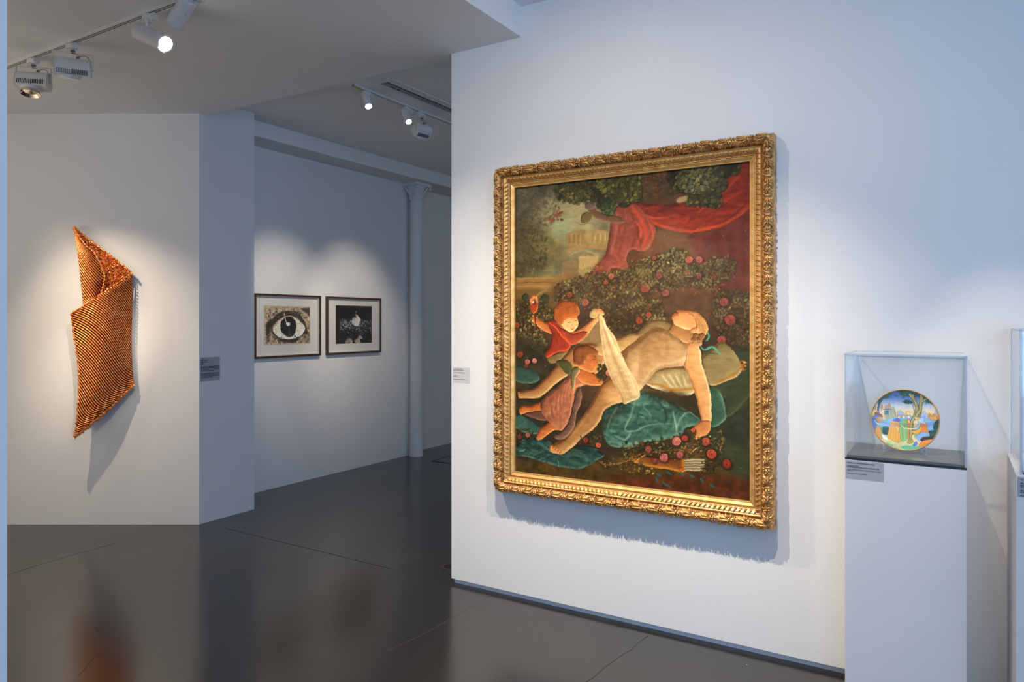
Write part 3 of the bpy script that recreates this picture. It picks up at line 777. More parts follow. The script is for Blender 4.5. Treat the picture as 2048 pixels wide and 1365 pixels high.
def box_flood(label, tp, yaw, roll, vent=True, bez=False, s=1.0, arot=0.0, group=None):
    """wall washer: half-round housing in a bent strip yoke"""
    t = thing('flood_spotlight', label, 'spotlight', tp, (0, 0, 0), group=group)
    adapter(t, Matrix.Rotation(arot, 4, 'Z'), 1.0)
    Y = Matrix.Rotation(yaw, 4, 'Z')
    hw = .093 * s; zt = -.068; zb = -.148
    MB().lathe([(0, -.056), (.012, -.056), (.012, -.066), (.008, -.072), (0, -.072)], 16).build('cable_gland', KNOB, t)
    yk = MB().box(-hw, hw, -.010, .010, zt - .002, zt, Y)
    for sx in (-1, 1):
        M = Y @ Matrix.Translation((sx * hw, 0, zt)) @ Matrix.Rotation(-sx * .05, 4, 'Y')
        yk.box(-.001, .001, -.010, .010, zb - zt, 0, M)
    yk.build('yoke', WHITE_METAL, t)
    Bm = Y @ Matrix.Translation((0, 0, zb)) @ Matrix.Rotation(roll, 4, 'X')
    # housing cross-section (y, z): rounded back and top, flat slotted front, open base
    prof = [(-.040, -.045)] + [(-.044 + .0 * i, -.03 + .02 * i) for i in range(3)] + [(-.040 * math.cos(a) - .004, .012 + .036 * math.sin(a)) for a in [PI * k / 14 for k in range(1, 12)]] + [(.046, -.004), (.040, -.045)]
    n = len(prof); L_ = .082 * s; bd = MB(); vs = []
    for sx in (-1, 1):
        for (y, z) in prof: vs.append(Bm @ Vector((sx * L_, y, z)))
    bd.add(vs, [tuple(reversed(range(n))), tuple(range(n, 2 * n))] + [(i, (i + 1) % n, (i + 1) % n + n, i + n) for i in range(n)])
    bd.build('housing', WHITE_METAL, t, bevel=.001)
    for sx in (-1, 1):
        M = Bm @ Matrix.Translation((sx * (L_ + .0015), 0, 0)); e = MB(); vs = []
        for k in (-.0012, .0012):
            for (y, z) in prof: vs.append(M @ Vector((k, y * 1.04, z * 1.03)))
        e.add(vs, [tuple(reversed(range(n))), tuple(range(n, 2 * n))] + [(i, (i + 1) % n, (i + 1) % n + n, i + n) for i in range(n)])
        e.build('end_plate', WHITE_METAL, t)
        K = Bm @ Matrix.Translation((sx * (L_ + .008), 0, .0)) @ Matrix.Rotation(PI / 2, 4, 'Y')
        MB().lathe([(0, -.006), (.010, -.006), (.010, .006), (.006, .009), (0, .009)], 12, K).build('pivot_screw', WHITE_METAL, t)
    v = MB()
    for k in range(16):
        x = -.068 * s + k * .136 * s / 15; v.box(x - .0019, x + .0019, -.0452, -.0435, -.036, -.010, Bm)
    o = v.build('vent_slots', DARK, t); o['kind'] = 'stuff'
    C = Bm @ Matrix.Translation((-.012, 0, -.045)) @ Matrix.Rotation(PI, 4, 'X')
    MB().lathe([(.050, -.006), (.052, .004), (.047, .016), (.043, .018), (.038, .004), (.0, .002)], 28, C).build('lamp_collar', WHITE_METAL, t, smooth=False)
    if bez:
        MB().lathe([(.043, .018), (.052, .036), (.0505, .036), (.036, .020), (.0, .012)], 28, C).build('reflector', MIRROR, t)
    else:
        MB().lathe([(.040, .014), (.025, .017), (.0, .018)], 28, C).build('lamp_glass', LENS_DIM, t)
    # cable: down from the gland, a loop, into the cord grip on the housing
    g = Y @ Vector((.022, 0, zb + .044))
    pts = []
    for k in range(25):
        f = k / 24; a = f * 2 * PI
        base = Vector((0, 0, -.070)).lerp(g + Vector((0, 0, .004)), f)
        side = Y @ Vector((.030 * math.sin(a * 1.15) * (1 if f < .6 else -.9), -.012 * math.sin(a), -.020 * math.sin(PI * f)))
        pts.append(base + side)
    MB().tube(pts, .0026, 6).build('cable', CABLE, t, smooth=True)
    lp = [Y @ Vector((.028 + .030 * (1 - math.cos(a)) / 1.0 * .8, 0, zb + .050 + .020 * math.sin(a))) for a in [2 * PI * k / 20 for k in range(21)]]
    MB().tube(lp, .0024, 6).build('cable', CABLE, t, smooth=True)
    MB().box(.016, .030, -.007, .007, zb + .038, zb + .062, Y).build('cord_grip', KNOB, t, bevel=.002)
    return t
ya = math.atan2((RV * .215 + CV * .10).y, (RV * .215 + CV * .10).x)
tp = on(70, 112, 2, ZL - .0001); tp.y = 2.10
box_flood('boxy slotted flood spotlight with a shiny reflector, leftmost on the front track', tp, ya - .25, -.2, bez=True, s=.98)
tp = on(146, 81, 2, ZL - .0001); tp.y = 2.10
box_flood('boxy slotted bluish white flood spotlight between the leftmost flood and the lit cylinder', tp, ya, .25, s=1.02)
tp = Vector((-3.60, on(838, 222, 2, ZF).y + .02, ZF))
box_flood('unlit boxy flood spotlight behind the second lit lamp on the far track', tp, PI / 2 - .15, .75, s=.80, arot=PI / 2)

# ================================================================ painter: flat pictures made of brush shapes
def blur(a, r):
    """separable triple box blur"""
    r = int(round(r))
    if r < 1: return a
    for _ in range(2):
        for ax in (0, 1):
            pad = [(0, 0)] * a.ndim; pad[ax] = (r + 1, r)
            c = np.cumsum(np.pad(a, pad, mode='edge'), axis=ax)
            n = a.shape[ax]
            hi = np.take(c, np.arange(2 * r + 1, 2 * r + 1 + n), axis=ax); lo = np.take(c, np.arange(0, n), axis=ax)
            a = (hi - lo) / (2 * r + 1)
    return a
def vnoise(h, w, cell, seed, octaves=4, ax=1.0):
    g = np.random.default_rng(seed); out = np.zeros((h, w)); amp = 1; tot = 0
    for o in range(octaves):
        c = max(2.0, cell / 2 ** o); gh, gw = int(h / c) + 3, int(w / (c * ax)) + 3
        t = g.random((gh, gw)); y = np.arange(h) / c; x = np.arange(w) / (c * ax)
        yi, xi = y.astype(int), x.astype(int); fy, fx = (y - yi), (x - xi)
        fy = (fy * fy * (3 - 2 * fy))[:, None]; fx = (fx * fx * (3 - 2 * fx))[None]
        a = t[yi][:, xi]; b = t[yi][:, xi + 1]; c_ = t[yi + 1][:, xi]; d = t[yi + 1][:, xi + 1]
        out += amp * ((a * (1 - fx) + b * fx) * (1 - fy) + (c_ * (1 - fx) + d * fx) * fy); tot += amp; amp *= .55
    return out / tot
def catmull(pts, closed=True, k=6):
    P = np.array(pts, float); n = len(P); out = []
    for i in range(n if closed else n - 1):
        g = (lambda j: P[j % n]) if closed else (lambda j: P[min(max(j, 0), n - 1)])
        p0, p1, p2, p3 = g(i - 1), g(i), g(i + 1), g(i + 2)
        for t in np.arange(k) / k:
            out.append(.5 * (2 * p1 + (p2 - p0) * t + (2 * p0 - 5 * p1 + 4 * p2 - p3) * t * t + (3 * p1 - p0 - 3 * p2 + p3) * t ** 3))
    if not closed: out.append(P[-1])
    return np.array(out)
def rgb(c): return np.array(c, float) / 255
class Art:
    def __init__(s, nu, nv, tomap, base):
        s.nu, s.nv, s.map = nu, nv, tomap
        s.C = np.zeros((nv, nu, 3)) + rgb(base); s.clip = None
        s.r = np.random.default_rng(5)
    def M(s, pts): return np.array([s.map(*p) for p in pts])
    def mask(s, pts, smooth=True, soft=.6, closed_pts=False, sub=False):
        Q = s.M(pts) if not closed_pts else np.array(pts)
        if smooth: Q = catmull(Q)
        x0, y0 = np.floor(Q.min(0)).astype(int) - 3; x1, y1 = np.ceil(Q.max(0)).astype(int) + 4
        x0, y0 = max(0, x0), max(0, y0); x1, y1 = min(s.nu, x1), min(s.nv, y1)
        if x1 <= x0 or y1 <= y0: return (0, 0, 0, 0, None) if sub else np.zeros((s.nv, s.nu))
        SS = 2
        xs = x0 + (np.arange((x1 - x0) * SS) + .5) / SS - .5; ys = y0 + (np.arange((y1 - y0) * SS) + .5) / SS - .5
        ins = np.zeros((len(ys), len(xs)), bool)
        A = Q; B = np.roll(Q, -1, 0)
        for (ax, ay), (bx, by) in zip(A, B):
            if ay == by: continue
            rows = np.nonzero((ys >= min(ay, by)) & (ys < max(ay, by)))[0]
            if len(rows) == 0: continue
            xc = ax + (ys[rows] - ay) * (bx - ax) / (by - ay)
            ins[rows] ^= xs[None, :] < xc[:, None]
        cov = ins.reshape(y1 - y0, SS, x1 - x0, SS).mean((1, 3))
        if sub: return x0, y0, x1, y1, (blur(cov, soft) if soft >= 1 else cov)
        m = np.zeros((s.nv, s.nu)); m[y0:y1, x0:x1] = cov
        if soft >= 1: m = blur(m, soft)
        return m
    def comp(s, m, col, a=1.0):
        if s.clip is not None: m = m * s.clip
        m = (m * a)[..., None]; s.C = s.C * (1 - m) + col * m
    def fill(s, pts, col, a=1.0, smooth=True, soft=.6):
        m = s.mask(pts, smooth, soft); s.comp(m, rgb(col), a); return m
    def form(s, pts, dark, mid, light, R=10, l=(-.5, -.7), soft=.6, gain=2.2, tex=.0, a=1.0, smooth=True, bias=0.0):
        """a rounded form: height from the blurred outline, painted light to dark"""
        m = s.mask(pts, smooth, soft)
        ys, xs = np.nonzero(m > .01)
        if len(ys) == 0: return m
        p = int(R * 3) + 4; y0, y1, x0, x1 = max(0, ys.min() - p), min(s.nv, ys.max() + p), max(0, xs.min() - p), min(s.nu, xs.max() + p)
        sub = m[y0:y1, x0:x1]; h = blur(sub, R) * sub; h = np.sqrt(np.clip(h, 0, 1)); h = blur(h, max(1, R * .25))
        gy, gx = np.gradient(h); sh = -(gx * l[0] + gy * l[1]) * R * -gain
        sh = np.clip(sh + bias, -1, 1)
        if tex: sh = sh + tex * (vnoise(*sub.shape, 9, int(xs.sum()) % 9999, 3) - .5)
        d, k, L_ = rgb(dark), rgb(mid), rgb(light)
        t = np.clip(sh, -1, 1)[..., None]
        col = np.where(t < 0, k + (k - d) * t, k + (L_ - k) * t)
        mm = sub * a
        if s.clip is not None: mm = mm * s.clip[y0:y1, x0:x1]
        mm = mm[..., None]; s.C[y0:y1, x0:x1] = s.C[y0:y1, x0:x1] * (1 - mm) + col * mm
        return m
    def stroke(s, pts, w, col, a=1.0, soft=.5, taper=True):
        Q = catmull(s.M(pts), False, 8); n = len(Q); T = np.gradient(Q, axis=0); N = np.stack([-T[:, 1], T[:, 0]], 1)
        N /= np.linalg.norm(N, axis=1)[:, None] + 1e-6
        k = np.sin(np.linspace(.12, PI - .12, n)) ** .6 if taper else np.ones(n)
        W_ = (w / 2 * k)[:, None]; poly = np.concatenate([Q + N * W_, (Q - N * W_)[::-1]])
        x0, y0, x1, y1, m = s.mask(poly, False, soft, True, True)
        if m is None: return
        if s.clip is not None: m = m * s.clip[y0:y1, x0:x1]
        m = (m * a)[..., None]; s.C[y0:y1, x0:x1] = s.C[y0:y1, x0:x1] * (1 - m) + rgb(col) * m
    def silk(s, m, dark, light, cell=26, seed=1, a=.8, ang=.6, stretch=2.2, sharp=1.6):
        """crumpled cloth: creases of a ridged noise field inside a mask"""
        ys, xs = np.nonzero(m > .01); y0, y1, x0, x1 = ys.min(), ys.max() + 1, xs.min(), xs.max() + 1
        h, w = y1 - y0, x1 - x0; S = int(max(h, w) * 1.5) + 8
        n = vnoise(S, S, cell, seed, 4, stretch); c, q = math.cos(ang), math.sin(ang); yy, xx = np.mgrid[0:h, 0:w]
        wx = (vnoise(h, w, cell, seed + 1, 2) - .5) * cell; u = (xx - w / 2 + wx) * c + (yy - h / 2) * q + S / 2; v = -(xx - w / 2 + wx) * q + (yy - h / 2) * c + S / 2
        f = n[np.clip(v, 0, S - 1).astype(int), np.clip(u, 0, S - 1).astype(int)]; f = blur(1 - np.abs(f - .5) * 2 * sharp, 1)
        gy, gx = np.gradient(f); sh = np.clip(-(gx * -.5 + gy * -.8) * 9, -1, 1)
        mm = m[y0:y1, x0:x1] * a; C_ = s.C[y0:y1, x0:x1]
        t = (np.abs(sh) ** .8 * mm)[..., None]; s.C[y0:y1, x0:x1] = C_ * (1 - t) + np.where(sh[..., None] < 0, rgb(dark), rgb(light)) * t
    def warp(s, amp, cell, seed):
        """uneven brushwork: shift everything by a small noise"""
        dx = (vnoise(s.nv, s.nu, cell, seed, 3) - .5) * 2 * amp; dy = (vnoise(s.nv, s.nu, cell, seed + 7, 3) - .5) * 2 * amp
        yy, xx = np.mgrid[0:s.nv, 0:s.nu]; X = np.clip(xx + dx, 0, s.nu - 1.001); Y = np.clip(yy + dy, 0, s.nv - 1.001)
        ix, iy = X.astype(int), Y.astype(int); fx, fy = (X - ix)[..., None], (Y - iy)[..., None]; C = s.C
        s.C = (C[iy, ix] * (1 - fx) + C[iy, ix + 1] * fx) * (1 - fy) + (C[iy + 1, ix] * (1 - fx) + C[iy + 1, ix + 1] * fx) * fy
    def dab(s, x, y, rx, ry, ang, col, a=1.0):
        """elliptical touch at picture point"""
        cx, cy = s.map(x, y); R = max(rx, ry) + 2
        x0, x1, y0, y1 = int(max(0, cx - R)), int(min(s.nu, cx + R + 1)), int(max(0, cy - R)), int(min(s.nv, cy + R + 1))
        if x1 <= x0 or y1 <= y0: return
        yy, xx = np.mgrid[y0:y1, x0:x1]; dx, dy = xx - cx, yy - cy; c, n = math.cos(ang), math.sin(ang)
        u, v = (dx * c + dy * n) / rx, (-dx * n + dy * c) / ry
        m = np.clip((1 - (u * u + v * v)) * min(rx, ry) * .8 + .2, 0, 1) * a
        if s.clip is not None: m = m * s.clip[y0:y1, x0:x1]
        m = m[..., None]; s.C[y0:y1, x0:x1] = s.C[y0:y1, x0:x1] * (1 - m) + rgb(col) * m
    def foliage(s, poly, n, cols, size=(2.5, 5), outline=(40, 34, 22), vein=True, alpha=.9, seed=1):
        m = np.clip(s.mask(poly, True, 5) * 1.5, 0, 1) if n > 100 else s.mask(poly, True, 1); nz_ = vnoise(s.nv, s.nu, 34, seed + 300, 3); g = np.random.default_rng(seed); pts = np.array(poly, float)
        lo, hi = pts.min(0), pts.max(0); k = 0; tries = 0
        while k < n and tries < n * 8:
            tries += 1; x, y = lo + g.random(2) * (hi - lo); cx, cy = s.map(x, y); ix, iy = int(cx), int(cy)
            if not (0 <= ix < s.nu and 0 <= iy < s.nv) or g.random() > m[iy, ix]: continue
            a = g.random() * PI; r = g.uniform(*size); c = np.array(cols[g.integers(len(cols))]) * g.uniform(.75, 1.2) * np.clip(.35 + 1.35 * nz_[iy, ix], .4, 1.5)
            s.dab(x + .6, y + .8, r * 1.25, r * .85, a, outline, .55 * alpha)
            s.dab(x, y, r, r * .62, a, c, alpha)
            if r > 2.6: s.dab(x - .5, y - .6, r * .6, r * .22, a, np.clip(c * 1.22 + 4, 0, 255), .5 * alpha)
            if r > 3.2: s.stroke([(x - math.cos(a) * r * .8, y - math.sin(a) * r * .8), (x + math.cos(a) * r * .8, y + math.sin(a) * r * .8)], .8, c * .6, .5, .4)
            k += 1
    def rose(s, x, y, r, col, seed=0, a=1.0):
        g = np.random.default_rng(seed); c = np.array(col, float)
        x += g.uniform(-1, 1); r *= .94; s.dab(x + 1, y + 1.2, r * 1.1, r * 1.05, 0, c * .28, .5 * a)
        for k in range(7):
            w = k * 2 * PI / 7 + g.random(); s.dab(x + math.cos(w) * r * .40 * .8, y + math.sin(w) * r * .38 * .8, r * .62, r * .42, w + PI / 2, np.clip(c * g.uniform(.75, 1.15), 0, 255), .95 * a)
        s.dab(x, y + r * .05, r * .62, r * .55, 0, c * .72, .9 * a)
        for k in range(9):
            w = k * 2.4 + g.uniform(-.6, .6); q = r * (.62 - .05 * k) * g.uniform(.8, 1.2); s.dab(x + math.cos(w) * q * .7, y + math.sin(w) * q * .6, r * .32, r * .13, w + PI / 2, np.clip(c * g.uniform(1.0, 1.28), 0, 255), .55 * a)
            s.dab(x + math.cos(w + .5) * q * .62, y + math.sin(w + .5) * q * .55, r * .26, r * .07, w + PI / 2, c * .55, .45 * a)
        s.dab(x + r * .05, y + r * .12, r * .20, r * .14, 0, c * .5, .6 * a)

# ---------------------------------------------------------------- the big canvas
NU, NV = 520, 650
cvx0, cvx1, cvz0, cvz1 = FX0 + .104, FX1 - .104, FZ0 + .104, FZ1 - .104
def cmap(px, py):
    p = on(px, py, 1, YP - .022)
    return ((p.x - cvx0) / (cvx1 - cvx0) * (NU - 1), (cvz1 - p.z) / (cvz1 - cvz0) * (NV - 1))
A = Art(NU, NV, cmap, (74, 62, 40))
def region_wash(A, poly, col, a, soft, noise=None, nstr=0.0, seed=1, cell=40):
    m = A.mask(poly, True, soft)
    c = rgb(col) * np.ones_like(A.C)
    if nstr: c = c * (1 + nstr * (vnoise(A.nv, A.nu, cell, seed, 5)[..., None] - .5) * 2)
    A.comp(m, c, a)
# sky, hazy trees and background
full = [(1000, 300), (1510, 300), (1510, 1030), (1000, 1030)]
region_wash(A, full, (66, 52, 36), 1, 0, nstr=.5, seed=3, cell=50)
region_wash(A, [(1010, 350), (1230, 330), (1250, 420), (1225, 520), (1180, 590), (1010, 590)], (108, 106, 78), 1, 12, nstr=.35, seed=4, cell=36)
region_wash(A, [(1010, 355), (1110, 345), (1100, 400), (1070, 430), (1010, 440)], (70, 70, 58), .85, 12, nstr=.5, seed=5, cell=22)
region_wash(A, [(1085, 400), (1170, 395), (1195, 470), (1120, 480), (1080, 450)], (140, 140, 104), .75, 12, nstr=.25, seed=6)
region_wash(A, [(1110, 440), (1140, 440), (1140, 480), (1105, 480)], (120, 146, 116), .6, 10, nstr=.25, seed=16)
region_wash(A, [(1015, 450), (1075, 440), (1100, 500), (1080, 555), (1015, 562)], (66, 66, 42), .8, 12, nstr=.5, seed=7, cell=20)
region_wash(A, [(1070, 470), (1130, 480), (1120, 520), (1070, 520)], (104, 100, 58), .6, 10, nstr=.4, seed=8, cell=12)
A.foliage([(1020, 380), (1120, 360), (1110, 440), (1060, 450), (1025, 440)], 260, [(84, 84, 68), (70, 72, 58), (98, 98, 82), (90, 70, 60)], (2, 5), (60, 60, 48), alpha=.35, seed=2)
A.foliage([(1020, 450), (1085, 450), (1095, 520), (1060, 550), (1020, 550)], 260, [(92, 84, 50), (74, 74, 46), (104, 88, 52), (60, 64, 40)], (2, 5), (54, 52, 36), alpha=.4, seed=3)
# distant temple and bridge
A.fill([(1132, 470), (1150, 463), (1172, 462), (1172, 490), (1150, 492), (1136, 500)], (128, 106, 62), .75, soft=1)
A.fill([(1172, 466), (1213, 461), (1216, 488), (1186, 487), (1172, 482)], (146, 128, 80), .8, soft=1)
for k in range(6): A.stroke([(1139 + k * 4.5, 466), (1139 + k * 4.5, 492)], 1.6, (168, 140, 84) if k % 2 else (104, 84, 50), .7)
for k in range(6): A.stroke([(1186 + k * 5, 466), (1184 + k * 5.2, 487)], 1.8, (184, 160, 92) if k % 2 else (120, 104, 66), .75)
A.fill([(1134, 500), (1165, 490), (1212, 488), (1210, 500), (1188, 498), (1160, 498), (1140, 506)], (142, 118, 72), .8, soft=1)
A.fill([(1158, 512), (1198, 511), (1194, 530), (1176, 552), (1158, 553)], (160, 140, 92), .85, smooth=False, soft=1)
A.fill([(1126, 525), (1158, 521), (1158, 553), (1120, 556)], (118, 100, 68), .8, smooth=False, soft=1)
A.stroke([(1140, 512), (1165, 500), (1196, 510)], 4, (150, 146, 112), .6, 1)
# stone wall left
A.fill([(1010, 557), (1080, 554), (1178, 552), (1165, 562), (1120, 564), (1110, 600), (1010, 612)], (132, 104, 56), .9, smooth=False, soft=1)
for k, y in enumerate((558, 566, 573, 581, 590, 598)):
    A.stroke([(1014, y + 1), (1060, y - .5), (1110, y - 1)], 1.5, (160, 132, 78) if k % 2 == 0 else (84, 62, 34), .8)
A.fill([(1022, 584), (1100, 584), (1100, 630), (1022, 640)], (92, 74, 40), .85, soft=3)
for cx, cy, w in ((1052, 600, 8), (1090, 602, 10)):
    A.form([(cx, cy - 14), (cx + w, cy - 6), (cx + w * .7, cy + 6), (cx, cy + 17), (cx - w * .7, cy + 6), (cx - w, cy - 6)], (34, 40, 26), (52, 58, 36), (74, 80, 52), 4)
# huge tree trunk behind, brown
A.fill([(1245, 330), (1360, 320), (1365, 400), (1355, 440), (1390, 470), (1420, 560), (1440, 640), (1400, 640), (1260, 620), (1180, 560), (1215, 500), (1230, 430), (1235, 380)], (84, 58, 38), 1, soft=3)
region_wash(A, [(1250, 335), (1350, 325), (1350, 400), (1270, 410)], (70, 58, 40), .8, 6, nstr=.4, seed=9, cell=16)
for k in range(60):
    x, y = A.r.uniform(1290, 1335), A.r.uniform(335, 392); A.dab(x, y, A.r.uniform(2, 6), A.r.uniform(1.5, 3), A.r.random() * 3, (120 + A.r.integers(-20, 15), 74 + A.r.integers(-12, 12), 38), .45)
region_wash(A, [(1290, 480), (1380, 480), (1400, 560), (1430, 600), (1430, 640), (1300, 640)], (104, 72, 42), .75, 6, nstr=.4, seed=10, cell=14)
region_wash(A, [(1270, 590), (1420, 590), (1430, 650), (1330, 640), (1270, 640)], (76, 58, 40), .85, 8, nstr=.3, seed=12, cell=14)
# dark red curtain, right side
A.fill([(1375, 470), (1420, 470), (1500, 410), (1512, 400), (1512, 700), (1460, 610), (1436, 600), (1400, 520)], (88, 42, 36), 1, soft=3)
region_wash(A, [(1390, 470), (1512, 410), (1512, 640), (1470, 600), (1420, 560)], (96, 48, 40), .6, 4, nstr=.35, seed=13, cell=30)
for k in range(9): A.stroke([(1395 + k * 13, 475 - k * 4), (1410 + k * 11, 520), (1440 + k * 7, 590)], 5, (72, 32, 28) if k % 2 else (112, 54, 44), .35, 2)
# canopy: the bright red swag
swag = [(1236, 408), (1262, 404), (1300, 408), (1345, 408), (1375, 400), (1410, 392), (1430, 372), (1450, 340), (1465, 322), (1512, 312), (1512, 400), (1495, 420), (1460, 446), (1420, 460), (1375, 466), (1330, 458), (1305, 448), (1288, 440), (1268, 425), (1248, 424)]
sw = A.form(swag, (76, 30, 24), (124, 46, 32), (162, 66, 42), 14, l=(-.2, -.9), gain=1.5, tex=.5)
A.silk(sw, (80, 27, 22), (166, 56, 36), 34, 5, .6, .1)
A.clip = sw
for k, (p, w, c, a) in enumerate([([(1262, 412), (1300, 430), (1350, 436), (1390, 436), (1420, 430)], 4, (96, 36, 30), .8), ([(1275, 430), (1310, 436), (1340, 434)], 5, (176, 70, 50), .8),
    ([(1345, 430), (1362, 438), (1378, 434), (1366, 446), (1356, 440)], 4, (184, 70, 44), .5), ([(1390, 436), (1410, 412), (1440, 392), (1480, 350)], 5, (182, 78, 56), .7), ([(1380, 440), (1405, 424), (1440, 410), (1500, 380)], 4, (104, 40, 32), .6),
    ([(1300, 444), (1340, 456), (1380, 462), (1420, 456), (1470, 436)], 3, (190, 78, 48), .7), ([(1420, 452), (1460, 436), (1500, 400)], 5, (92, 32, 28), .6), ([(1470, 330), (1490, 360), (1500, 400)], 10, (120, 44, 38), .6),
    ([(1385, 408), (1400, 414), (1414, 410)], 8, (184, 66, 42), .8), ([(1430, 395), (1450, 400), (1480, 385)], 8, (170, 62, 44), .6)]):
    A.stroke(p, w, c, a, 1)
A.clip = None
knot = [(1232, 410), (1258, 404), (1276, 412), (1292, 430), (1310, 456), (1308, 478), (1296, 498), (1282, 503), (1262, 500), (1252, 520), (1262, 540), (1246, 540), (1224, 536), (1210, 560), (1166, 562), (1185, 540), (1210, 510), (1218, 470), (1222, 440)]
kn = A.form(knot, (86, 46, 38), (126, 66, 54), (150, 88, 74), 12, l=(-.6, -.6), gain=1.4, tex=.5)
A.silk(kn, (88, 44, 36), (160, 82, 62), 30, 6, .6, 1.3)
A.clip = kn
for p, w, c, a in [([(1262, 410), (1282, 440), (1292, 470), (1284, 500)], 8, (178, 68, 46), .8), ([(1256, 414), (1272, 450), (1270, 480), (1262, 498)], 6, (112, 46, 36), .8), ([(1268, 440), (1282, 460), (1276, 490)], 4, (196, 80, 50), .8),
    ([(1296, 440), (1306, 468), (1298, 494)], 4, (206, 80, 48), .8), ([(1246, 420), (1250, 460), (1240, 500), (1226, 530)], 6, (110, 58, 48), .7), ([(1236, 424), (1232, 460), (1222, 510)], 7, (160, 96, 84), .6),
    ([(1276, 450), (1278, 476), (1284, 486)], 3, (96, 36, 30), .8), ([(1226, 500), (1236, 520), (1250, 534)], 6, (150, 74, 58), .7), ([(1205, 530), (1190, 552)], 10, (124, 62, 44), .6)]:
    A.stroke(p, w, c, a, 1)
A.clip = None
A.fill([(1296, 500), (1310, 470), (1330, 462), (1380, 470), (1392, 500), (1400, 560), (1330, 560), (1290, 540)], (98, 68, 48), .55, soft=5)
# branch of the oak
A.form([(1222, 430), (1240, 434), (1250, 444), (1228, 446), (1200, 440), (1186, 432), (1176, 420), (1172, 408), (1180, 405), (1188, 412), (1196, 424)], (60, 42, 34), (96, 70, 52), (130, 104, 84), 3)
A.form([(1170, 410), (1176, 404), (1186, 406), (1190, 414), (1184, 420), (1174, 419)], (58, 48, 44), (92, 80, 72), (120, 106, 94), 3)
A.form([(1162, 432), (1172, 424), (1184, 428), (1182, 440), (1170, 447), (1162, 444)], (70, 60, 36), (94, 82, 50), (112, 100, 64), 3)
A.stroke([(1150, 443), (1164, 449), (1180, 446), (1196, 450)], 1.2, (84, 66, 52), .6)
# oak leaves
for poly, n, sd, cols, sz in [([(1110, 372), (1180, 352), (1250, 345), (1262, 380), (1256, 405), (1236, 410), (1226, 400), (1190, 396), (1150, 402), (1120, 392)], 620, 20, [(60, 64, 40), (74, 72, 42), (52, 58, 38), (96, 80, 46)], (3, 6)),
                            ([(1196, 356), (1252, 346), (1276, 362), (1282, 396), (1262, 402), (1240, 402), (1222, 392), (1205, 380)], 420, 21, [(98, 96, 48), (80, 82, 42), (112, 108, 56), (66, 70, 38)], (3.5, 7)),
                            ([(1195, 402), (1228, 398), (1230, 420), (1218, 428), (1204, 422)], 120, 22, [(50, 62, 42), (60, 72, 48)], (3, 6)),
                            ([(1336, 350), (1400, 328), (1470, 324), (1478, 336), (1450, 348), (1444, 372), (1434, 388), (1438, 402), (1420, 412), (1400, 408), (1376, 404), (1372, 384), (1350, 372)], 900, 23, [(76, 76, 46), (62, 64, 42), (50, 54, 36), (88, 86, 50)], (3, 6.5)),
                            ([(1352, 356), (1400, 340), (1430, 372), (1400, 386), (1370, 378)], 220, 24, [(104, 102, 56), (90, 90, 50), (104, 106, 84)], (3.5, 6.5))]:
    A.fill(poly, (50, 50, 32), .85, soft=3); A.foliage(poly, n, cols, sz, (36, 38, 24), seed=sd)
A.fill([(1354, 398), (1374, 392), (1372, 402), (1356, 406)], (168, 152, 112), .9, soft=1)
A.foliage([(1098, 430), (1124, 424), (1122, 440), (1102, 444)], 14, [(146, 82, 58), (128, 70, 52)], (3, 5), (90, 64, 48), seed=25, alpha=.8)
# rose bushes
bush = [([(1110, 572), (1160, 556), (1210, 545), (1260, 560), (1290, 585), (1290, 640), (1262, 660), (1230, 660), (1200, 640), (1150, 600), (1110, 600)], 900, 30),
        ([(1225, 560), (1270, 530), (1320, 510), (1360, 498), (1380, 520), (1400, 530), (1430, 520), (1470, 522), (1462, 548), (1430, 566), (1380, 568), (1340, 572), (1300, 586), (1260, 590)], 1000, 31),
        ([(1430, 588), (1470, 582), (1500, 600), (1500, 700), (1470, 690), (1440, 672), (1426, 640)], 620, 32),
        ([(1024, 620), (1060, 600), (1100, 620), (1106, 640), (1080, 660), (1096, 700), (1080, 716), (1024, 720)], 800, 33),
        ([(1215, 640), (1300, 600), (1335, 640), (1300, 650), (1260, 668), (1240, 660)], 420, 34)]
BG = [(106, 108, 66), (88, 92, 56), (124, 122, 76), (72, 78, 50), (110, 92, 56)]
BD = [(78, 70, 38), (62, 60, 36), (92, 78, 42), (54, 52, 32), (104, 66, 40)]
for poly, n, sd in bush:
    A.fill(poly, (54, 42, 28), .9, soft=7)
    A.foliage(poly, int(n * .9), BD, (2.0, 4.0), (40, 31, 22), seed=sd)
    A.foliage(poly, int(n * .5), BG if sd in (30, 31) else BD + BG[:3], (2.4, 4.6), (44, 34, 24), alpha=.75, seed=sd + 50)
for k in range(46):
    x, y = A.r.uniform(1120, 1460), A.r.uniform(530, 640)
    if y > 590 and 1310 < x < 1420: continue
    dx = A.r.uniform(-14, 14); A.stroke([(x, y), (x + dx * .5, y - 5), (x + dx, y + A.r.uniform(-4, 8))], 1.3, (160, 124, 74), .6)
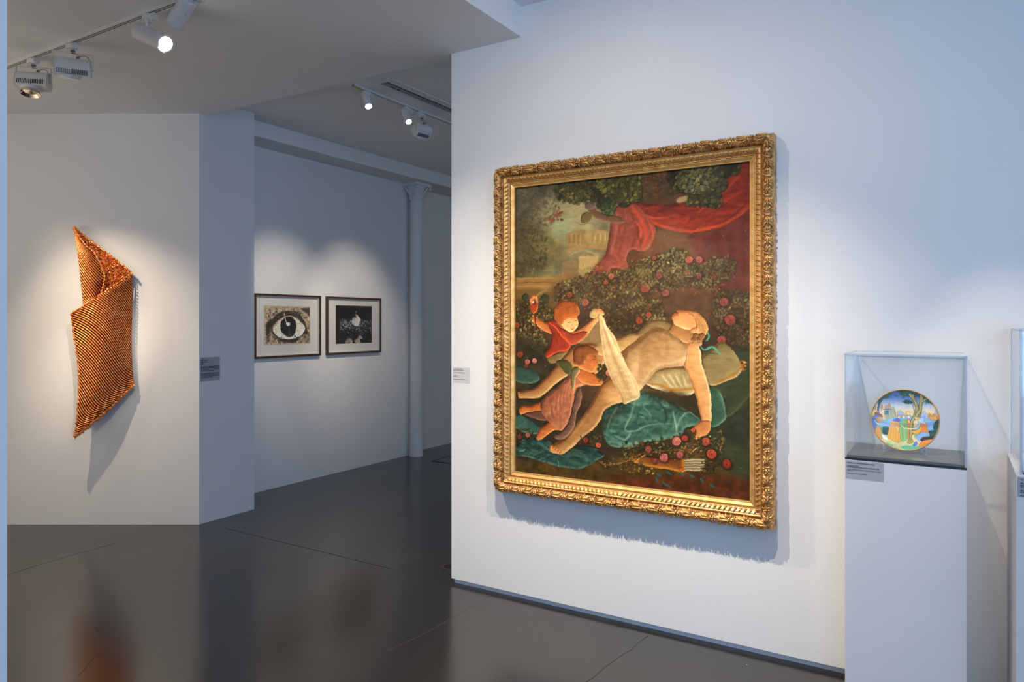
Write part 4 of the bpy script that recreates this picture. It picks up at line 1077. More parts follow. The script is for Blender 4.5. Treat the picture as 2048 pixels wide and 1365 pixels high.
for i, (x, y, r, c) in enumerate([(1222, 553, 9, (168, 92, 76)), (1212, 565, 7, (160, 84, 66)), (1140, 590, 9, (134, 76, 60)), (1171, 605, 11, (166, 96, 80)), (1377, 520, 10, (172, 88, 78)), (1397, 520, 10, (168, 88, 80)), (1290, 576, 13, (160, 76, 66)), (1317, 552, 9, (140, 72, 64)),
    (1398, 552, 8, (136, 72, 62)), (1330, 586, 10, (146, 84, 74)), (1296, 630, 8, (150, 72, 54)), (1280, 641, 10, (164, 74, 48)), (1449, 604, 12, (156, 80, 68)), (1459, 640, 14, (164, 78, 66)), (1443, 680, 12, (160, 78, 72)), (1034, 650, 9, (142, 66, 48)),
    (1308, 516, 7, (136, 74, 68)), (1428, 556, 6, (128, 72, 64)), (1375, 545, 6, (134, 74, 66))]):
    A.rose(x, y, r, c, i)
gb = np.random.default_rng(70)
for k in range(26):
    x, y = gb.uniform(1120, 1470), gb.uniform(528, 650)
    if y > 588 and 1305 < x < 1428: continue
    a0 = gb.uniform(-.8, .8) + (PI if gb.random() < .5 else 0); P0 = [(x + math.cos(a0) * t * 7, y + math.sin(a0) * t * 5 - t * t * .5) for t in range(5)]
    A.stroke(P0, 1.2, (140, 112, 70), .6)
    for t, (lx, ly) in enumerate(P0):
        for s_ in (-1, 1): A.dab(lx + s_ * 2, ly + s_ * 2.6, gb.uniform(2.2, 3.6), gb.uniform(1.2, 1.9), a0 + s_ * .9, np.array((118, 124, 76)) * gb.uniform(.75, 1.15), .85)
region_wash(A, [(1100, 560), (1260, 540), (1300, 600), (1280, 660), (1120, 610)], (70, 50, 34), .22, 16)
region_wash(A, [(1260, 560), (1470, 540), (1480, 700), (1300, 600)], (66, 46, 34), .25, 16)
# ground and teal hangings
region_wash(A, [(1010, 930), (1200, 925), (1512, 900), (1512, 1030), (1010, 1030)], (72, 58, 26), 1, 6, nstr=.5, seed=40, cell=18)
region_wash(A, [(1200, 960), (1512, 960), (1512, 1030), (1200, 1030)], (84, 42, 20), .8, 8, nstr=.5, seed=41, cell=12)
region_wash(A, [(1015, 690), (1110, 700), (1130, 760), (1120, 900), (1015, 900)], (46, 44, 30), .95, 8, nstr=.4, seed=42, cell=16)
region_wash(A, [(1400, 740), (1512, 700), (1512, 940), (1440, 930), (1400, 860)], (50, 58, 42), .95, 8, nstr=.3, seed=43, cell=24)
A.form([(1020, 738), (1040, 732), (1070, 742), (1080, 760), (1060, 768), (1030, 762)], (30, 48, 42), (44, 74, 66), (74, 110, 98), 6, tex=.6)
A.form([(1418, 776), (1440, 784), (1450, 812), (1454, 834), (1440, 850), (1424, 854), (1412, 840), (1410, 800)], (34, 60, 48), (50, 86, 68), (92, 132, 112), 7, l=(-.7, -.3), tex=.4)
A.form([(1454, 834), (1480, 815), (1500, 790), (1512, 780), (1512, 700), (1440, 720), (1420, 770), (1446, 790)], (40, 50, 36), (54, 66, 46), (72, 86, 60), 8, a=.8)
# cushions
A.form([(1404, 712), (1420, 700), (1440, 684), (1456, 690), (1470, 706), (1482, 726), (1486, 736), (1476, 752), (1450, 764), (1424, 772), (1412, 760), (1402, 735)], (82, 72, 42), (132, 122, 82), (172, 162, 116), 12, l=(-.5, -.6), tex=.3)
A.stroke([(1484, 734), (1470, 748), (1446, 760), (1424, 768)], 5, (150, 108, 44), .9, 1)
A.foliage([(1480, 722), (1494, 726), (1494, 744), (1482, 742)], 30, [(176, 124, 52), (140, 92, 36)], (1.5, 3), (80, 50, 20), seed=50)
A.form([(1290, 765), (1310, 742), (1340, 735), (1370, 736), (1385, 756), (1392, 775), (1385, 790), (1350, 793), (1320, 782)], (104, 92, 56), (166, 154, 108), (222, 216, 178), 8, l=(-.3, -.8), tex=.3)
for k in range(8): A.stroke([(1316 + k * 7, 748 + k % 3), (1328 + k * 6, 764), (1340 + k * 5, 776)], 3, (226, 220, 186) if k % 2 else (150, 142, 104), .7, 1)
A.stroke([(1292, 765), (1322, 772), (1346, 780), (1380, 778), (1394, 770)], 5, (166, 118, 44), .95, 1)
A.form([(1286, 776), (1320, 780), (1345, 792), (1330, 800), (1300, 790), (1284, 784)], (80, 62, 34), (120, 104, 62), (150, 134, 84), 4)
for k in range(10): A.stroke([(1342, 782), (1336 + k * 2.2, 792), (1330 + k * 2.8, 802)], 2, (186, 130, 50) if k % 2 else (96, 56, 20), .9)
A.form([(1274, 668), (1290, 650), (1310, 640), (1336, 644), (1345, 656), (1340, 668), (1310, 676), (1276, 684)], (84, 70, 44), (128, 112, 74), (152, 140, 98), 6, l=(-.3, -.8))
# the big teal cover over the couch
teal = [(1222, 812), (1262, 796), (1284, 782), (1320, 794), (1355, 810), (1385, 828), (1402, 842), (1392, 850), (1372, 856), (1360, 872), (1330, 880), (1290, 885), (1262, 896), (1220, 892), (1206, 868), (1204, 840), (1210, 822)]
A.fill([(1200, 800), (1300, 780), (1400, 800), (1412, 850), (1380, 880), (1340, 910), (1240, 912), (1206, 900), (1198, 850)], (50, 46, 32), .95, soft=4)
tm = A.form(teal, (24, 46, 40), (52, 94, 84), (90, 138, 124), 14, l=(-.4, -.7), gain=1.6, tex=.5)
A.silk(tm, (26, 46, 40), (118, 166, 150), 44, 7, .85, .5)
A.silk(tm, (34, 56, 48), (100, 150, 136), 18, 17, .4, 1.2)
A.clip = tm
g = np.random.default_rng(8)
for k in range(16):
    x, y = g.uniform(1205, 1395), g.uniform(790, 890); a = g.uniform(-.3, 1.5); l = g.uniform(8, 30)
    c = [(28, 58, 52), (126, 180, 164), (46, 94, 86), (96, 156, 144), (60, 72, 52)][k % 5]
    A.stroke([(x, y), (x + l * .5 * math.cos(a) + 3, y + l * .5 * math.sin(a)), (x + l * math.cos(a), y + l * math.sin(a))], g.uniform(1.5, 5), c, .7, 1)
for p, w, c in [([(1270, 800), (1262, 830), (1250, 860), (1272, 862), (1300, 850), (1345, 848)], 2.2, (150, 196, 178)), ([(1346, 822), (1352, 850), (1354, 870)], 3, (150, 196, 176)), ([(1352, 862), (1362, 836), (1380, 826), (1400, 840)], 2.4, (140, 186, 168)),
    ([(1300, 790), (1326, 815), (1334, 836), (1326, 850)], 4, (36, 56, 44)), ([(1284, 784), (1330, 802), (1380, 830)], 3, (60, 50, 30)), ([(1236, 814), (1222, 836), (1214, 862)], 3, (120, 172, 156)), ([(1210, 884), (1262, 888), (1300, 878)], 2, (120, 176, 158)), ([(1228, 870), (1250, 880), (1262, 866)], 3, (136, 186, 168))]:
    A.stroke(p, w, c, .85, 1)
A.clip = None
teal2 = [(1022, 905), (1050, 878), (1080, 878), (1100, 884), (1130, 900), (1150, 892), (1180, 892), (1200, 904), (1208, 912), (1196, 920), (1180, 930), (1160, 938), (1130, 936), (1090, 926), (1050, 914), (1022, 912)]
t2 = A.form(teal2, (18, 34, 32), (38, 70, 66), (72, 112, 104), 10, l=(-.4, -.7), gain=1.8, tex=.6); A.silk(t2, (16, 30, 28), (92, 140, 130), 30, 8, .9, .4); A.clip = t2
for k in range(14):
    x, y = g.uniform(1024, 1200), g.uniform(880, 936); a = g.uniform(-.4, 1.4); l = g.uniform(5, 18)
    A.stroke([(x, y), (x + l * .5 * math.cos(a) + 2, y + l * .5 * math.sin(a)), (x + l * math.cos(a), y + l * math.sin(a))], g.uniform(1.2, 3.5), [(22, 44, 42), (104, 158, 146), (40, 82, 78), (76, 130, 120)][k % 4], .75, .8)
A.clip = None
A.form([(1024, 835), (1040, 828), (1060, 840), (1080, 856), (1080, 868), (1050, 866), (1026, 850)], (26, 46, 42), (50, 90, 82), (90, 140, 128), 5, tex=.7)
A.foliage([(1024, 856), (1064, 858), (1066, 878), (1024, 880)], 70, [(70, 74, 44), (56, 60, 36)], (1.6, 3.2), (24, 26, 18), seed=52)
for i, (x, y, r, c) in enumerate([(1029, 870, 6, (160, 92, 80)), (1040, 874, 7, (120, 58, 50)), (1056, 871, 7, (176, 106, 96)), (1041, 709, 10, (130, 66, 46)), (1054, 724, 8, (166, 104, 96)), (1070, 722, 8, (182, 124, 114)), (1052, 732, 6, (128, 62, 52))]): A.rose(x, y, r, c, 60 + i)

# figures -------------------------------------------------------------------
SK = ((98, 62, 32), (158, 118, 70), (202, 170, 118)); SKC = ((112, 54, 26), (180, 108, 54), (214, 150, 88))
# far leg and foot
A.form([(1190, 690), (1164, 688), (1142, 700), (1128, 716), (1110, 736), (1090, 758), (1070, 776), (1048, 782), (1036, 786), (1040, 796), (1058, 797), (1078, 796), (1092, 786), (1112, 768), (1134, 752), (1150, 742), (1190, 750), (1210, 720)], *SK, 9, l=(-.4, -.7))
for k in range(4): A.dab(1037 + k * .8, 786 + k * 3.2, 2.8, 2, .2, (190, 120, 78), .9)
A.stroke([(1046, 796), (1070, 797), (1090, 790)], 1.6, (110, 66, 36), .7)
# grey cloth below far leg
A.form([(1094, 716), (1112, 708), (1136, 700), (1126, 716), (1112, 726), (1100, 726)], (78, 62, 36), (112, 98, 62), (146, 130, 86), 4, tex=.5)
# red cloaked child, with curly hair: torso wrapped in cloth
A.form([(1096, 648), (1110, 644), (1126, 652), (1146, 664), (1168, 654), (1188, 636), (1196, 628), (1204, 634), (1190, 650), (1174, 672), (1160, 684), (1140, 690), (1120, 682), (1104, 668)], (150, 84, 44), (206, 146, 88), (232, 184, 122), 6, l=(-.2, -.8))
A.form([(1064, 634), (1070, 630), (1082, 640), (1096, 648), (1108, 652), (1104, 668), (1092, 664), (1078, 654), (1066, 644)], *SKC, 5, l=(-.2, -.8))
A.form([(1094, 644), (1108, 642), (1122, 654), (1134, 670), (1142, 688), (1136, 700), (1112, 706), (1094, 716), (1090, 706), (1100, 690), (1104, 670)], (76, 28, 18), (136, 50, 32), (196, 84, 52), 6, l=(-.4, -.5), tex=.5)
A.form([(1122, 656), (1146, 668), (1168, 662), (1176, 668), (1160, 684), (1140, 690), (1130, 676)], (96, 36, 24), (146, 64, 42), (186, 94, 60), 5, l=(-.2, -.8), tex=.5)
A.stroke([(1098, 645), (1116, 660), (1128, 676), (1140, 686)], 3.4, (226, 90, 50), .9); A.stroke([(1096, 652), (1108, 668), (1116, 690)], 2.6, (104, 30, 18), .7)
A.form([(1124, 634), (1140, 632), (1154, 634), (1157, 646), (1154, 656), (1146, 664), (1138, 664), (1128, 656), (1122, 646)], (176, 112, 66), (224, 174, 118), (242, 202, 148), 7, l=(-.1, -.8))
A.form([(1108, 625), (1112, 612), (1122, 604), (1136, 602), (1150, 606), (1158, 616), (1159, 630), (1150, 634), (1142, 636), (1132, 640), (1122, 650), (1114, 644), (1108, 636)], (96, 46, 18), (150, 82, 36), (184, 112, 54), 5, tex=1.0)
for k in range(60):
    a_ = g.random() * 6.28; q = g.random() ** .5; A.dab(1132 + math.cos(a_) * q * 22, 618 + math.sin(a_) * q * 14, g.uniform(1.5, 3), 1.1, g.random() * 3, (110 + g.integers(0, 90), 58 + g.integers(0, 50), 26), .7)
for x, y in ((1138, 645), (1151, 641)): A.stroke([(x - 3, y), (x, y + 1), (x + 3, y)], 1.6, (84, 48, 30), .9)
A.dab(1145, 650, 2.4, 1.8, 0, (222, 140, 100), .8); A.stroke([(1141, 657), (1145, 658.5), (1150, 656)], 1.8, (176, 74, 52), .9)
A.dab(1136, 652, 3.5, 2.6, 0, (226, 140, 104), .55); A.dab(1154, 649, 3, 2.4, 0, (224, 136, 100), .5)
# torch
A.stroke([(1067, 610), (1070, 632), (1074, 660)], 4.5, (86, 44, 22), .95, taper=False); A.form([(1059, 610), (1076, 608), (1074, 622), (1066, 626)], (96, 36, 18), (150, 64, 32), (206, 110, 60), 3)
A.stroke([(1064, 610), (1062, 602), (1068, 594), (1074, 598), (1074, 608)], 6, (226, 128, 76), .95, 1); A.stroke([(1070, 604), (1074, 592), (1082, 586), (1094, 580)], 4, (186, 172, 112), .45, 1); A.dab(1066, 604, 3, 3, 0, (250, 196, 140), .9)
for k in range(4): A.dab(1066 + (k % 2) * 8, 631 + k * 5, 2.6, 2, .3, (214, 146, 92), .9)
# raised hand and bunch of veil
A.form([(1180, 626), (1188, 618), (1198, 620), (1198, 630), (1188, 636), (1180, 634)], (120, 104, 64), (176, 158, 106), (206, 190, 140), 3)
A.form([(1192, 622), (1198, 617), (1206, 622), (1209, 629), (1200, 631), (1194, 630)], (170, 100, 58), (220, 160, 104), (240, 190, 136), 3)
for k in range(4): A.stroke([(1197 + k * 2.6, 618 + k * 1.6), (1201 + k * 2.6, 622 + k * 2)], 1, (150, 84, 48), .7)
# sleeper's gown: cream cloth from shoulder to hip
A.form([(1186, 694), (1220, 682), (1244, 676), (1268, 668), (1284, 680), (1260, 700), (1226, 706), (1200, 712)], (110, 88, 50), (170, 146, 92), (206, 184, 128), 6, tex=.4)
body = [(1268, 684), (1286, 670), (1306, 656), (1324, 656), (1340, 664), (1360, 676), (1380, 682), (1396, 694), (1402, 712), (1392, 724), (1374, 732), (1344, 734), (1318, 738), (1300, 756), (1286, 776), (1270, 792), (1250, 796), (1232, 790), (1222, 770), (1214, 752), (1224, 728), (1240, 706)]
bm_ = A.form(body, (106, 72, 38), (162, 128, 80), (206, 180, 130), 18, l=(-.35, -.75), gain=2.4)
# shoulder, neck and head
A.form([(1336, 664), (1342, 652), (1346, 640), (1360, 648), (1378, 654), (1386, 664), (1400, 676), (1404, 690), (1390, 692), (1360, 682)], *SK, 8, l=(-.4, -.7))
A.form([(1378, 686), (1396, 690), (1402, 706), (1404, 730), (1412, 752), (1418, 776), (1422, 800), (1423, 836), (1418, 846), (1404, 846), (1402, 836), (1396, 812), (1390, 786), (1384, 768), (1374, 744), (1368, 728), (1368, 704)], (160, 110, 62), (208, 162, 104), (238, 208, 156), 10, l=(-.5, -.4))
A.form([(1403, 842), (1419, 842), (1422, 856), (1414, 870), (1402, 874), (1392, 880), (1386, 870), (1392, 860), (1384, 862), (1390, 850)], (140, 84, 46), (192, 130, 78), (218, 160, 104), 5)
for k in range(3): A.stroke([(1396 - k * 2, 862 + k * 3), (1390 - k, 872 + k * 2)], 1.2, (130, 70, 40), .8)
head = [(1345, 640), (1344, 634), (1350, 628), (1356, 627), (1354, 622), (1360, 621), (1376, 622), (1390, 626), (1400, 636), (1404, 648), (1398, 658), (1386, 662), (1372, 660), (1358, 654), (1348, 648)]
A.form(head, (150, 92, 50), (204, 152, 96), (232, 192, 138), 8, l=(-.3, -.7))
A.form([(1378, 624), (1392, 625), (1404, 634), (1412, 646), (1416, 660), (1410, 672), (1398, 668), (1390, 672), (1386, 660), (1392, 652), (1388, 638)], (128, 84, 44), (186, 140, 82), (216, 176, 116), 5, tex=.6)
for k in range(16): A.stroke([(1384 + k * .9, 627 + k * .7), (1396 + k * .8, 640 + k), (1400 + k * .8, 660 + k * .6)], 1.1, (206, 162, 102) if k % 2 else (132, 90, 48), .6)
A.form([(1381, 660), (1388, 655), (1397, 657), (1396, 664), (1388, 667), (1382, 666)], (160, 90, 54), (216, 154, 102), (236, 184, 134), 3)
for cx, cy in ((1392, 672), (1398, 680), (1388, 680), (1404, 672)): A.form([(cx - 7, cy), (cx, cy - 6), (cx + 7, cy), (cx, cy + 7)], (84, 54, 28), (128, 90, 50), (166, 124, 74), 3)
A.stroke([(1378, 628), (1384, 630), (1388, 634)], 1.7, (122, 74, 46), .85); A.dab(1372, 638, 6, 4.5, .3, (232, 142, 98), .5)
A.stroke([(1353, 630), (1359, 633)], 1.7, (186, 88, 62), .9); A.dab(1358.5, 623.5, 2, 1.2, 0, (150, 84, 54), .6)
A.stroke([(1414, 664), (1418, 674), (1412, 682)], 4, (70, 156, 140), .95); A.stroke([(1402, 694), (1410, 700), (1424, 694), (1434, 702), (1444, 712)], 4, (74, 160, 146), .9); A.stroke([(1406, 704), (1420, 706), (1436, 708)], 2.4, (56, 78, 54), .8)
for k in range(7): A.dab(1380 + k * 3.4, 684 - abs(k - 3) * .8, 1, 1, 0, (238, 226, 196), .9)
# cream gown over chest and hip
gown = [(1268, 684), (1288, 668), (1308, 656), (1326, 658), (1350, 672), (1370, 690), (1376, 712), (1368, 728), (1344, 735), (1318, 739), (1300, 757), (1284, 778), (1264, 792), (1240, 776), (1240, 742), (1244, 712)]
gm = A.form(gown, (104, 78, 44), (162, 132, 86), (210, 190, 146), 20, l=(-.3, -.8), gain=2.6, tex=.12, a=.95)
A.silk(gm, (140, 108, 66), (232, 208, 158), 30, 31, .38, 1.0, 3)
A.clip = gm
for p, w, c, a in [([(1284, 676), (1304, 700), (1310, 730)], 5, (176, 146, 96), .22), ([(1322, 662), (1330, 690), (1324, 730)], 5, (182, 150, 98), .22), ([(1350, 676), (1356, 700), (1350, 728)], 5, (176, 142, 92), .22), ([(1270, 690), (1276, 720), (1266, 760)], 6, (246, 232, 196), .22),
    ([(1296, 668), (1318, 690), (1326, 716)], 4, (240, 222, 176), .22), ([(1254, 716), (1262, 744), (1256, 780)], 4, (188, 160, 110), .22), ([(1338, 670), (1344, 696), (1336, 726)], 4, (238, 214, 164), .22), ([(1366, 690), (1368, 712), (1360, 726)], 4, (232, 206, 156), .22)]: A.stroke(p, w * 1.5, c, a, 4)
A.clip = None
A.stroke([(1282, 776), (1300, 754), (1318, 738), (1344, 733), (1368, 728)], 9, (112, 78, 44), .55, 4)
A.stroke([(1298, 676), (1316, 694), (1320, 716)], 12, (150, 116, 70), .35, 6); A.stroke([(1262, 700), (1268, 730), (1262, 770)], 14, (240, 220, 176), .45, 7); A.stroke([(1340, 676), (1356, 688), (1360, 708)], 14, (240, 214, 166), .35, 7)
A.stroke([(1266, 686), (1300, 660), (1326, 657), (1352, 672), (1374, 694)], 1.6, (150, 116, 72), .5); A.stroke([(1374, 700), (1372, 724), (1366, 732)], 2, (140, 92, 54), .6)
# near leg
A.stroke([(1140, 905), (1180, 880), (1216, 840), (1262, 806)], 16, (40, 44, 30), .6, 6)
A.form([(1232, 752), (1220, 754), (1204, 768), (1192, 788), (1182, 808), (1166, 832), (1148, 856), (1132, 874), (1120, 882), (1102, 890), (1098, 900), (1106, 906), (1122, 910), (1134, 904), (1146, 894), (1164, 876), (1184, 862), (1200, 842), (1210, 820), (1230, 810), (1250, 800), (1262, 780), (1250, 760)], *SK, 11, l=(-.4, -.65), gain=2.4)
A.stroke([(1190, 846), (1206, 816), (1240, 800)], 8, (126, 82, 44), .55, 4); A.stroke([(1148, 884), (1170, 866), (1188, 846)], 7, (126, 84, 46), .5, 4); A.stroke([(1176, 826), (1160, 850), (1136, 880)], 6, (226, 190, 132), .4, 3)
A.form([(1214, 776), (1230, 772), (1242, 784), (1240, 800), (1224, 806), (1208, 800)], (196, 152, 96), (220, 182, 124), (244, 216, 164), 8, a=.55, soft=4)
for k in range(5): A.form([(1100 + k * 4.5, 892 + k * 3.4), (1105 + k * 4.5, 891 + k * 3.2), (1107 + k * 4.4, 898 + k * 2.9), (1102 + k * 4.4, 900 + k * 2.8)], (150, 88, 50), (204, 146, 92), (226, 174, 118), 2)
A.stroke([(1104, 906), (1124, 911), (1142, 900), (1170, 874)], 2, (60, 46, 26), .7)
# child in a mauve tunic, lying with a rose
A.form([(1038, 820), (1044, 812), (1060, 812), (1076, 806), (1092, 806), (1094, 820), (1072, 828), (1056, 826), (1042, 830)], *SKC, 6, l=(-.3, -.7))
A.form([(1074, 872), (1080, 858), (1094, 848), (1108, 842), (1122, 846), (1126, 858), (1108, 862), (1094, 872), (1084, 880), (1074, 880)], *SKC, 6, l=(-.3, -.7))
A.form([(1050, 828), (1080, 822), (1104, 826), (1112, 838), (1090, 842), (1064, 836)], (64, 40, 32), (100, 70, 58), (132, 102, 86), 4, tex=.6)
tun = [(1146, 742), (1166, 738), (1180, 750), (1176, 766), (1166, 772), (1152, 778), (1148, 800), (1144, 826), (1134, 850), (1122, 862), (1106, 852), (1088, 832), (1080, 812), (1090, 796), (1104, 782), (1122, 768), (1136, 756)]
tn = A.form(tun, (92, 52, 38), (154, 98, 72), (196, 138, 104), 11, l=(-.5, -.6), gain=2.2, tex=.35); A.silk(tn, (96, 54, 38), (204, 146, 108), 22, 9, .5, 1.2); A.clip = tn
for k in range(12): A.stroke([(1150 - k * 5, 748 + k * 7), (1140 - k * 4, 772 + k * 6), (1136 - k * 3, 800 + k * 4)], 3, (112, 64, 48) if k % 2 else (204, 150, 116), .45, 1)
A.clip = None
A.form([(1150, 742), (1164, 736), (1184, 744), (1198, 756), (1206, 764), (1200, 772), (1176, 770), (1158, 762)], *SKC, 6, l=(-.2, -.8))
A.form([(1158, 776), (1164, 790), (1160, 812), (1152, 830), (1150, 852), (1138, 870), (1120, 880), (1108, 872), (1128, 860), (1140, 836), (1146, 806)], (60, 40, 34), (104, 78, 66), (152, 122, 104), 5, tex=.7)
A.form([(1152, 700), (1162, 710), (1180, 706), (1192, 714), (1194, 724), (1196, 728), (1192, 738), (1184, 746), (1170, 742), (1158, 736), (1150, 728)], *SKC, 7, l=(-.1, -.7))
A.form([(1146, 716), (1148, 700), (1160, 690), (1176, 690), (1190, 698), (1197, 706), (1190, 712), (1178, 712), (1172, 722), (1168, 730), (1158, 732), (1148, 728)], (70, 38, 18), (116, 70, 38), (150, 98, 56), 6, tex=.9)
A.stroke([(1184, 719), (1188, 720), (1192, 718)], 1.6, (80, 44, 26), .9); A.stroke([(1189, 731), (1192, 732), (1195, 730)], 1.6, (176, 80, 56), .9); A.dab(1184, 729, 3.4, 2.6, 0, (222, 130, 90), .5); A.dab(1170, 724, 2.6, 3.6, .2, (204, 128, 80), .9)
A.form([(1112, 724), (1128, 720), (1140, 726), (1146, 742), (1136, 750), (1124, 738)], (40, 40, 22), (68, 72, 40), (104, 104, 64), 4, tex=.8)
A.form([(1144, 740), (1156, 734), (1160, 742), (1152, 756), (1148, 780), (1142, 772)], (60, 60, 34), (104, 104, 66), (206, 164, 130), 4, tex=.6)
A.foliage([(1194, 728), (1214, 726), (1214, 762), (1198, 762)], 30, [(74, 82, 44), (94, 100, 58)], (2, 3.8), (34, 34, 20), seed=71); A.rose(1216, 746, 9, (190, 122, 110), 72)
# the transparent veil
veil = [(1196, 630), (1204, 630), (1214, 652), (1230, 676), (1240, 700), (1252, 728), (1268, 756), (1278, 776), (1280, 794), (1266, 802), (1248, 808), (1240, 790), (1226, 764), (1214, 738), (1206, 712), (1202, 680), (1198, 652)]
A.fill([(1196, 630), (1200, 660), (1204, 690), (1180, 686), (1156, 686), (1172, 668)], (176, 150, 98), .55, soft=1)
vm = A.form(veil, (134, 108, 66), (190, 168, 118), (226, 210, 166), 8, l=(-.6, -.3), gain=1.8, a=.93); A.clip = vm
gv = np.random.default_rng(44)
for k in range(30):
    f = gv.random(); w_ = gv.uniform(1, 4); e = gv.uniform(-4, 4)
    A.stroke([(1199 + 3 * f, 632), (1202 + 26 * f + e * .4, 690), (1212 + 42 * f + e, 740), (1240 + 36 * f + e, 800 - 6 * f)], w_, (236, 222, 182) if gv.random() > .45 else (150, 124, 80), gv.uniform(.2, .5), 1)
A.clip = None
# lower right: quiver, roses, ribbons
A.form([(1262, 905), (1300, 912), (1340, 916), (1372, 918), (1370, 944), (1340, 940), (1300, 934), (1262, 922)], (60, 32, 14), (118, 72, 30), (178, 122, 52), 6, l=(0, -1), tex=.4)
A.form([(1362, 914), (1374, 916), (1372, 942), (1362, 940)], (110, 60, 20), (176, 116, 40), (226, 172, 80), 3)
for k in range(5): A.form([(1372, 917 + k * 5), (1405, 918 + k * 5), (1407, 922 + k * 5), (1372, 922 + k * 5)], (76, 68, 46), (160, 152, 116), (206, 200, 164), 2)
A.form([(1356, 936), (1366, 934), (1370, 942), (1362, 946)], (96, 44, 16), (176, 100, 40), (220, 150, 80), 2)
A.stroke([(1196, 922), (1212, 930), (1240, 928), (1270, 914), (1284, 908)], 2.4, (150, 112, 66), .9); A.stroke([(1270, 910), (1310, 904), (1370, 900), (1412, 898)], 3.4, (120, 70, 34), .9)
A.stroke([(1270, 926), (1284, 914), (1296, 908)], 2, (190, 164, 104), .9); A.stroke([(1378, 910), (1390, 900), (1400, 894)], 2, (206, 182, 124), .9); A.stroke([(1440, 902), (1444, 890), (1450, 876)], 2.6, (186, 140, 84), .9)
for poly, n, sd in [([(1240, 890), (1290, 884), (1340, 880), (1380, 860), (1400, 880), (1440, 868), (1446, 900), (1440, 935), (1400, 945), (1410, 900), (1360, 912), (1300, 905), (1240, 925)], 330, 81), ([(1200, 925), (1250, 915), (1290, 930), (1310, 950), (1250, 945)], 60, 82)]:
    A.foliage(poly, n, [(110, 104, 54), (84, 84, 44), (136, 112, 56), (64, 66, 38)], (1.8, 3.8), (34, 28, 18), seed=sd)
A.foliage([(1160, 872), (1200, 868), (1204, 884), (1190, 896), (1170, 888)], 50, [(104, 104, 50), (80, 84, 44)], (1.5, 2.8), (30, 26, 16), seed=83)
for i, (x, y, r, c) in enumerate([(1354, 883, 13, (204, 130, 118)), (1370, 877, 9, (178, 70, 54)), (1412, 884, 12, (174, 86, 66)), (1422, 908, 13, (178, 74, 54)), (1454, 928, 12, (148, 58, 42)), (1296, 899, 10, (156, 84, 72)), (1327, 916, 12, (184, 108, 100)), (1360, 910, 10, (176, 98, 88)), (1309, 922, 7, (150, 76, 64)), (1172, 881, 8, (150, 60, 44)), (1196, 891, 8, (186, 94, 74)), (1385, 861, 6, (186, 92, 60))]): A.rose(x, y, r, c, 90 + i)
for x, y, a in ((1318, 950, .3), (1338, 947, .5), (1364, 948, .7), (1383, 953, .3), (1404, 962, 1.0), (1424, 971, .6), (1314, 960, 1.2), (1328, 967, .8), (1336, 972, .5)): A.dab(x, y, 6.5, 2.6, a, (46, 96, 92), .85)
A.warp(1.5, 16, 33); A.warp(.9, 4, 55)
for r_u, k_u in ((1, .5),):
    A.C = np.clip(A.C + k_u * (A.C - blur(A.C, r_u)), 0, 1)
A.C = A.C * np.array((1.03, .95, .87))
# craquelure, canvas grain, aged varnish; pale grey patches fading downwards
C = A.C
C *= 1 + .22 * (vnoise(NV, NU, 6, 91, 3, 2.5)[..., None] - .5) + .05 * (np.random.default_rng(9).random((NV, NU, 1)) - .5)
pale_mask = np.clip(vnoise(NV, NU, 90, 92, 4) - .54, 0, 1) * .8
yy, xx = np.mgrid[0:NV, 0:NU]; pale_mask *= np.clip(1.3 - yy / NV * 2.1, 0, 1)
pale_mask = pale_mask[..., None]; C = C * (1 - pale_mask) + rgb((150, 146, 136)) * pale_mask
for _ in range(70):
    x, y = int(rng.uniform(0, NU - 2)), int(rng.uniform(0, NV - 2)); C[y, x:x + 2] = C[y, x:x + 2] * .5 + .38
pos = np.zeros((NV, NU, 3)); pos[..., 0] = cvx0 - FX0 + xx / (NU - 1) * (cvx1 - cvx0); pos[..., 1] = -.022; pos[..., 2] = cvz1 - FZ0 - yy / (NV - 1) * (cvz1 - cvz0)
# rows run downwards, so flip for outward facing quads
grid_mesh('canvas', pos[::-1], C[::-1], CANVAS, pic)

# ---------------------------------------------------------------- the two prints
def print_art(y0, y1, z0, z1, nu, nv, base):
    def m(px, py):
        p = on(px, py, 0, -5.217); return ((p.y - y0) / (y1 - y0) * (nu - 1), (z1 - p.z) / (z1 - z0) * (nv - 1))
    return Art(nu, nv, m, base)
def print_put(A, parent, y0, y1, z0, z1, X=.0092):
    nv, nu = A.nv, A.nu; yy, xx = np.mgrid[0:nv, 0:nu]; o = parent.location
    pos = np.zeros((nv, nu, 3)); pos[..., 0] = X; pos[..., 1] = y0 - o.y + xx / (nu - 1) * (y1 - y0); pos[..., 2] = z1 - o.z - yy / (nv - 1) * (z1 - z0)
    grid_mesh('print_sheet', pos[::-1], A.C[::-1], PRINT, parent)
E1 = print_art(4.297, 4.820, 1.300, 1.637, 260, 170, (176, 152, 120))
def K(x, y): return (500 + x / 7.314, 570 + y / 7.314)   # from the enlarged view
def KP(l): return [K(*p) for p in l]
nz = vnoise(170, 260, 16, 5, 5)[..., None]
E1.C = E1.C * (.65 + .7 * nz)
E1.foliage(KP([(240, 340), (900, 340), (900, 850), (240, 850)]), 420, [(120, 100, 78), (190, 168, 136), (84, 70, 54), (206, 188, 158)], (2, 6), (60, 48, 38), alpha=.5, seed=3)
E1.fill(KP([(750, 350), (890, 345), (890, 470), (850, 440), (800, 400)]), (54, 46, 38), .75, soft=3)
E1.fill(KP([(245, 560), (330, 500), (300, 620), (270, 720), (245, 740)]), (44, 36, 30), .85, soft=2)
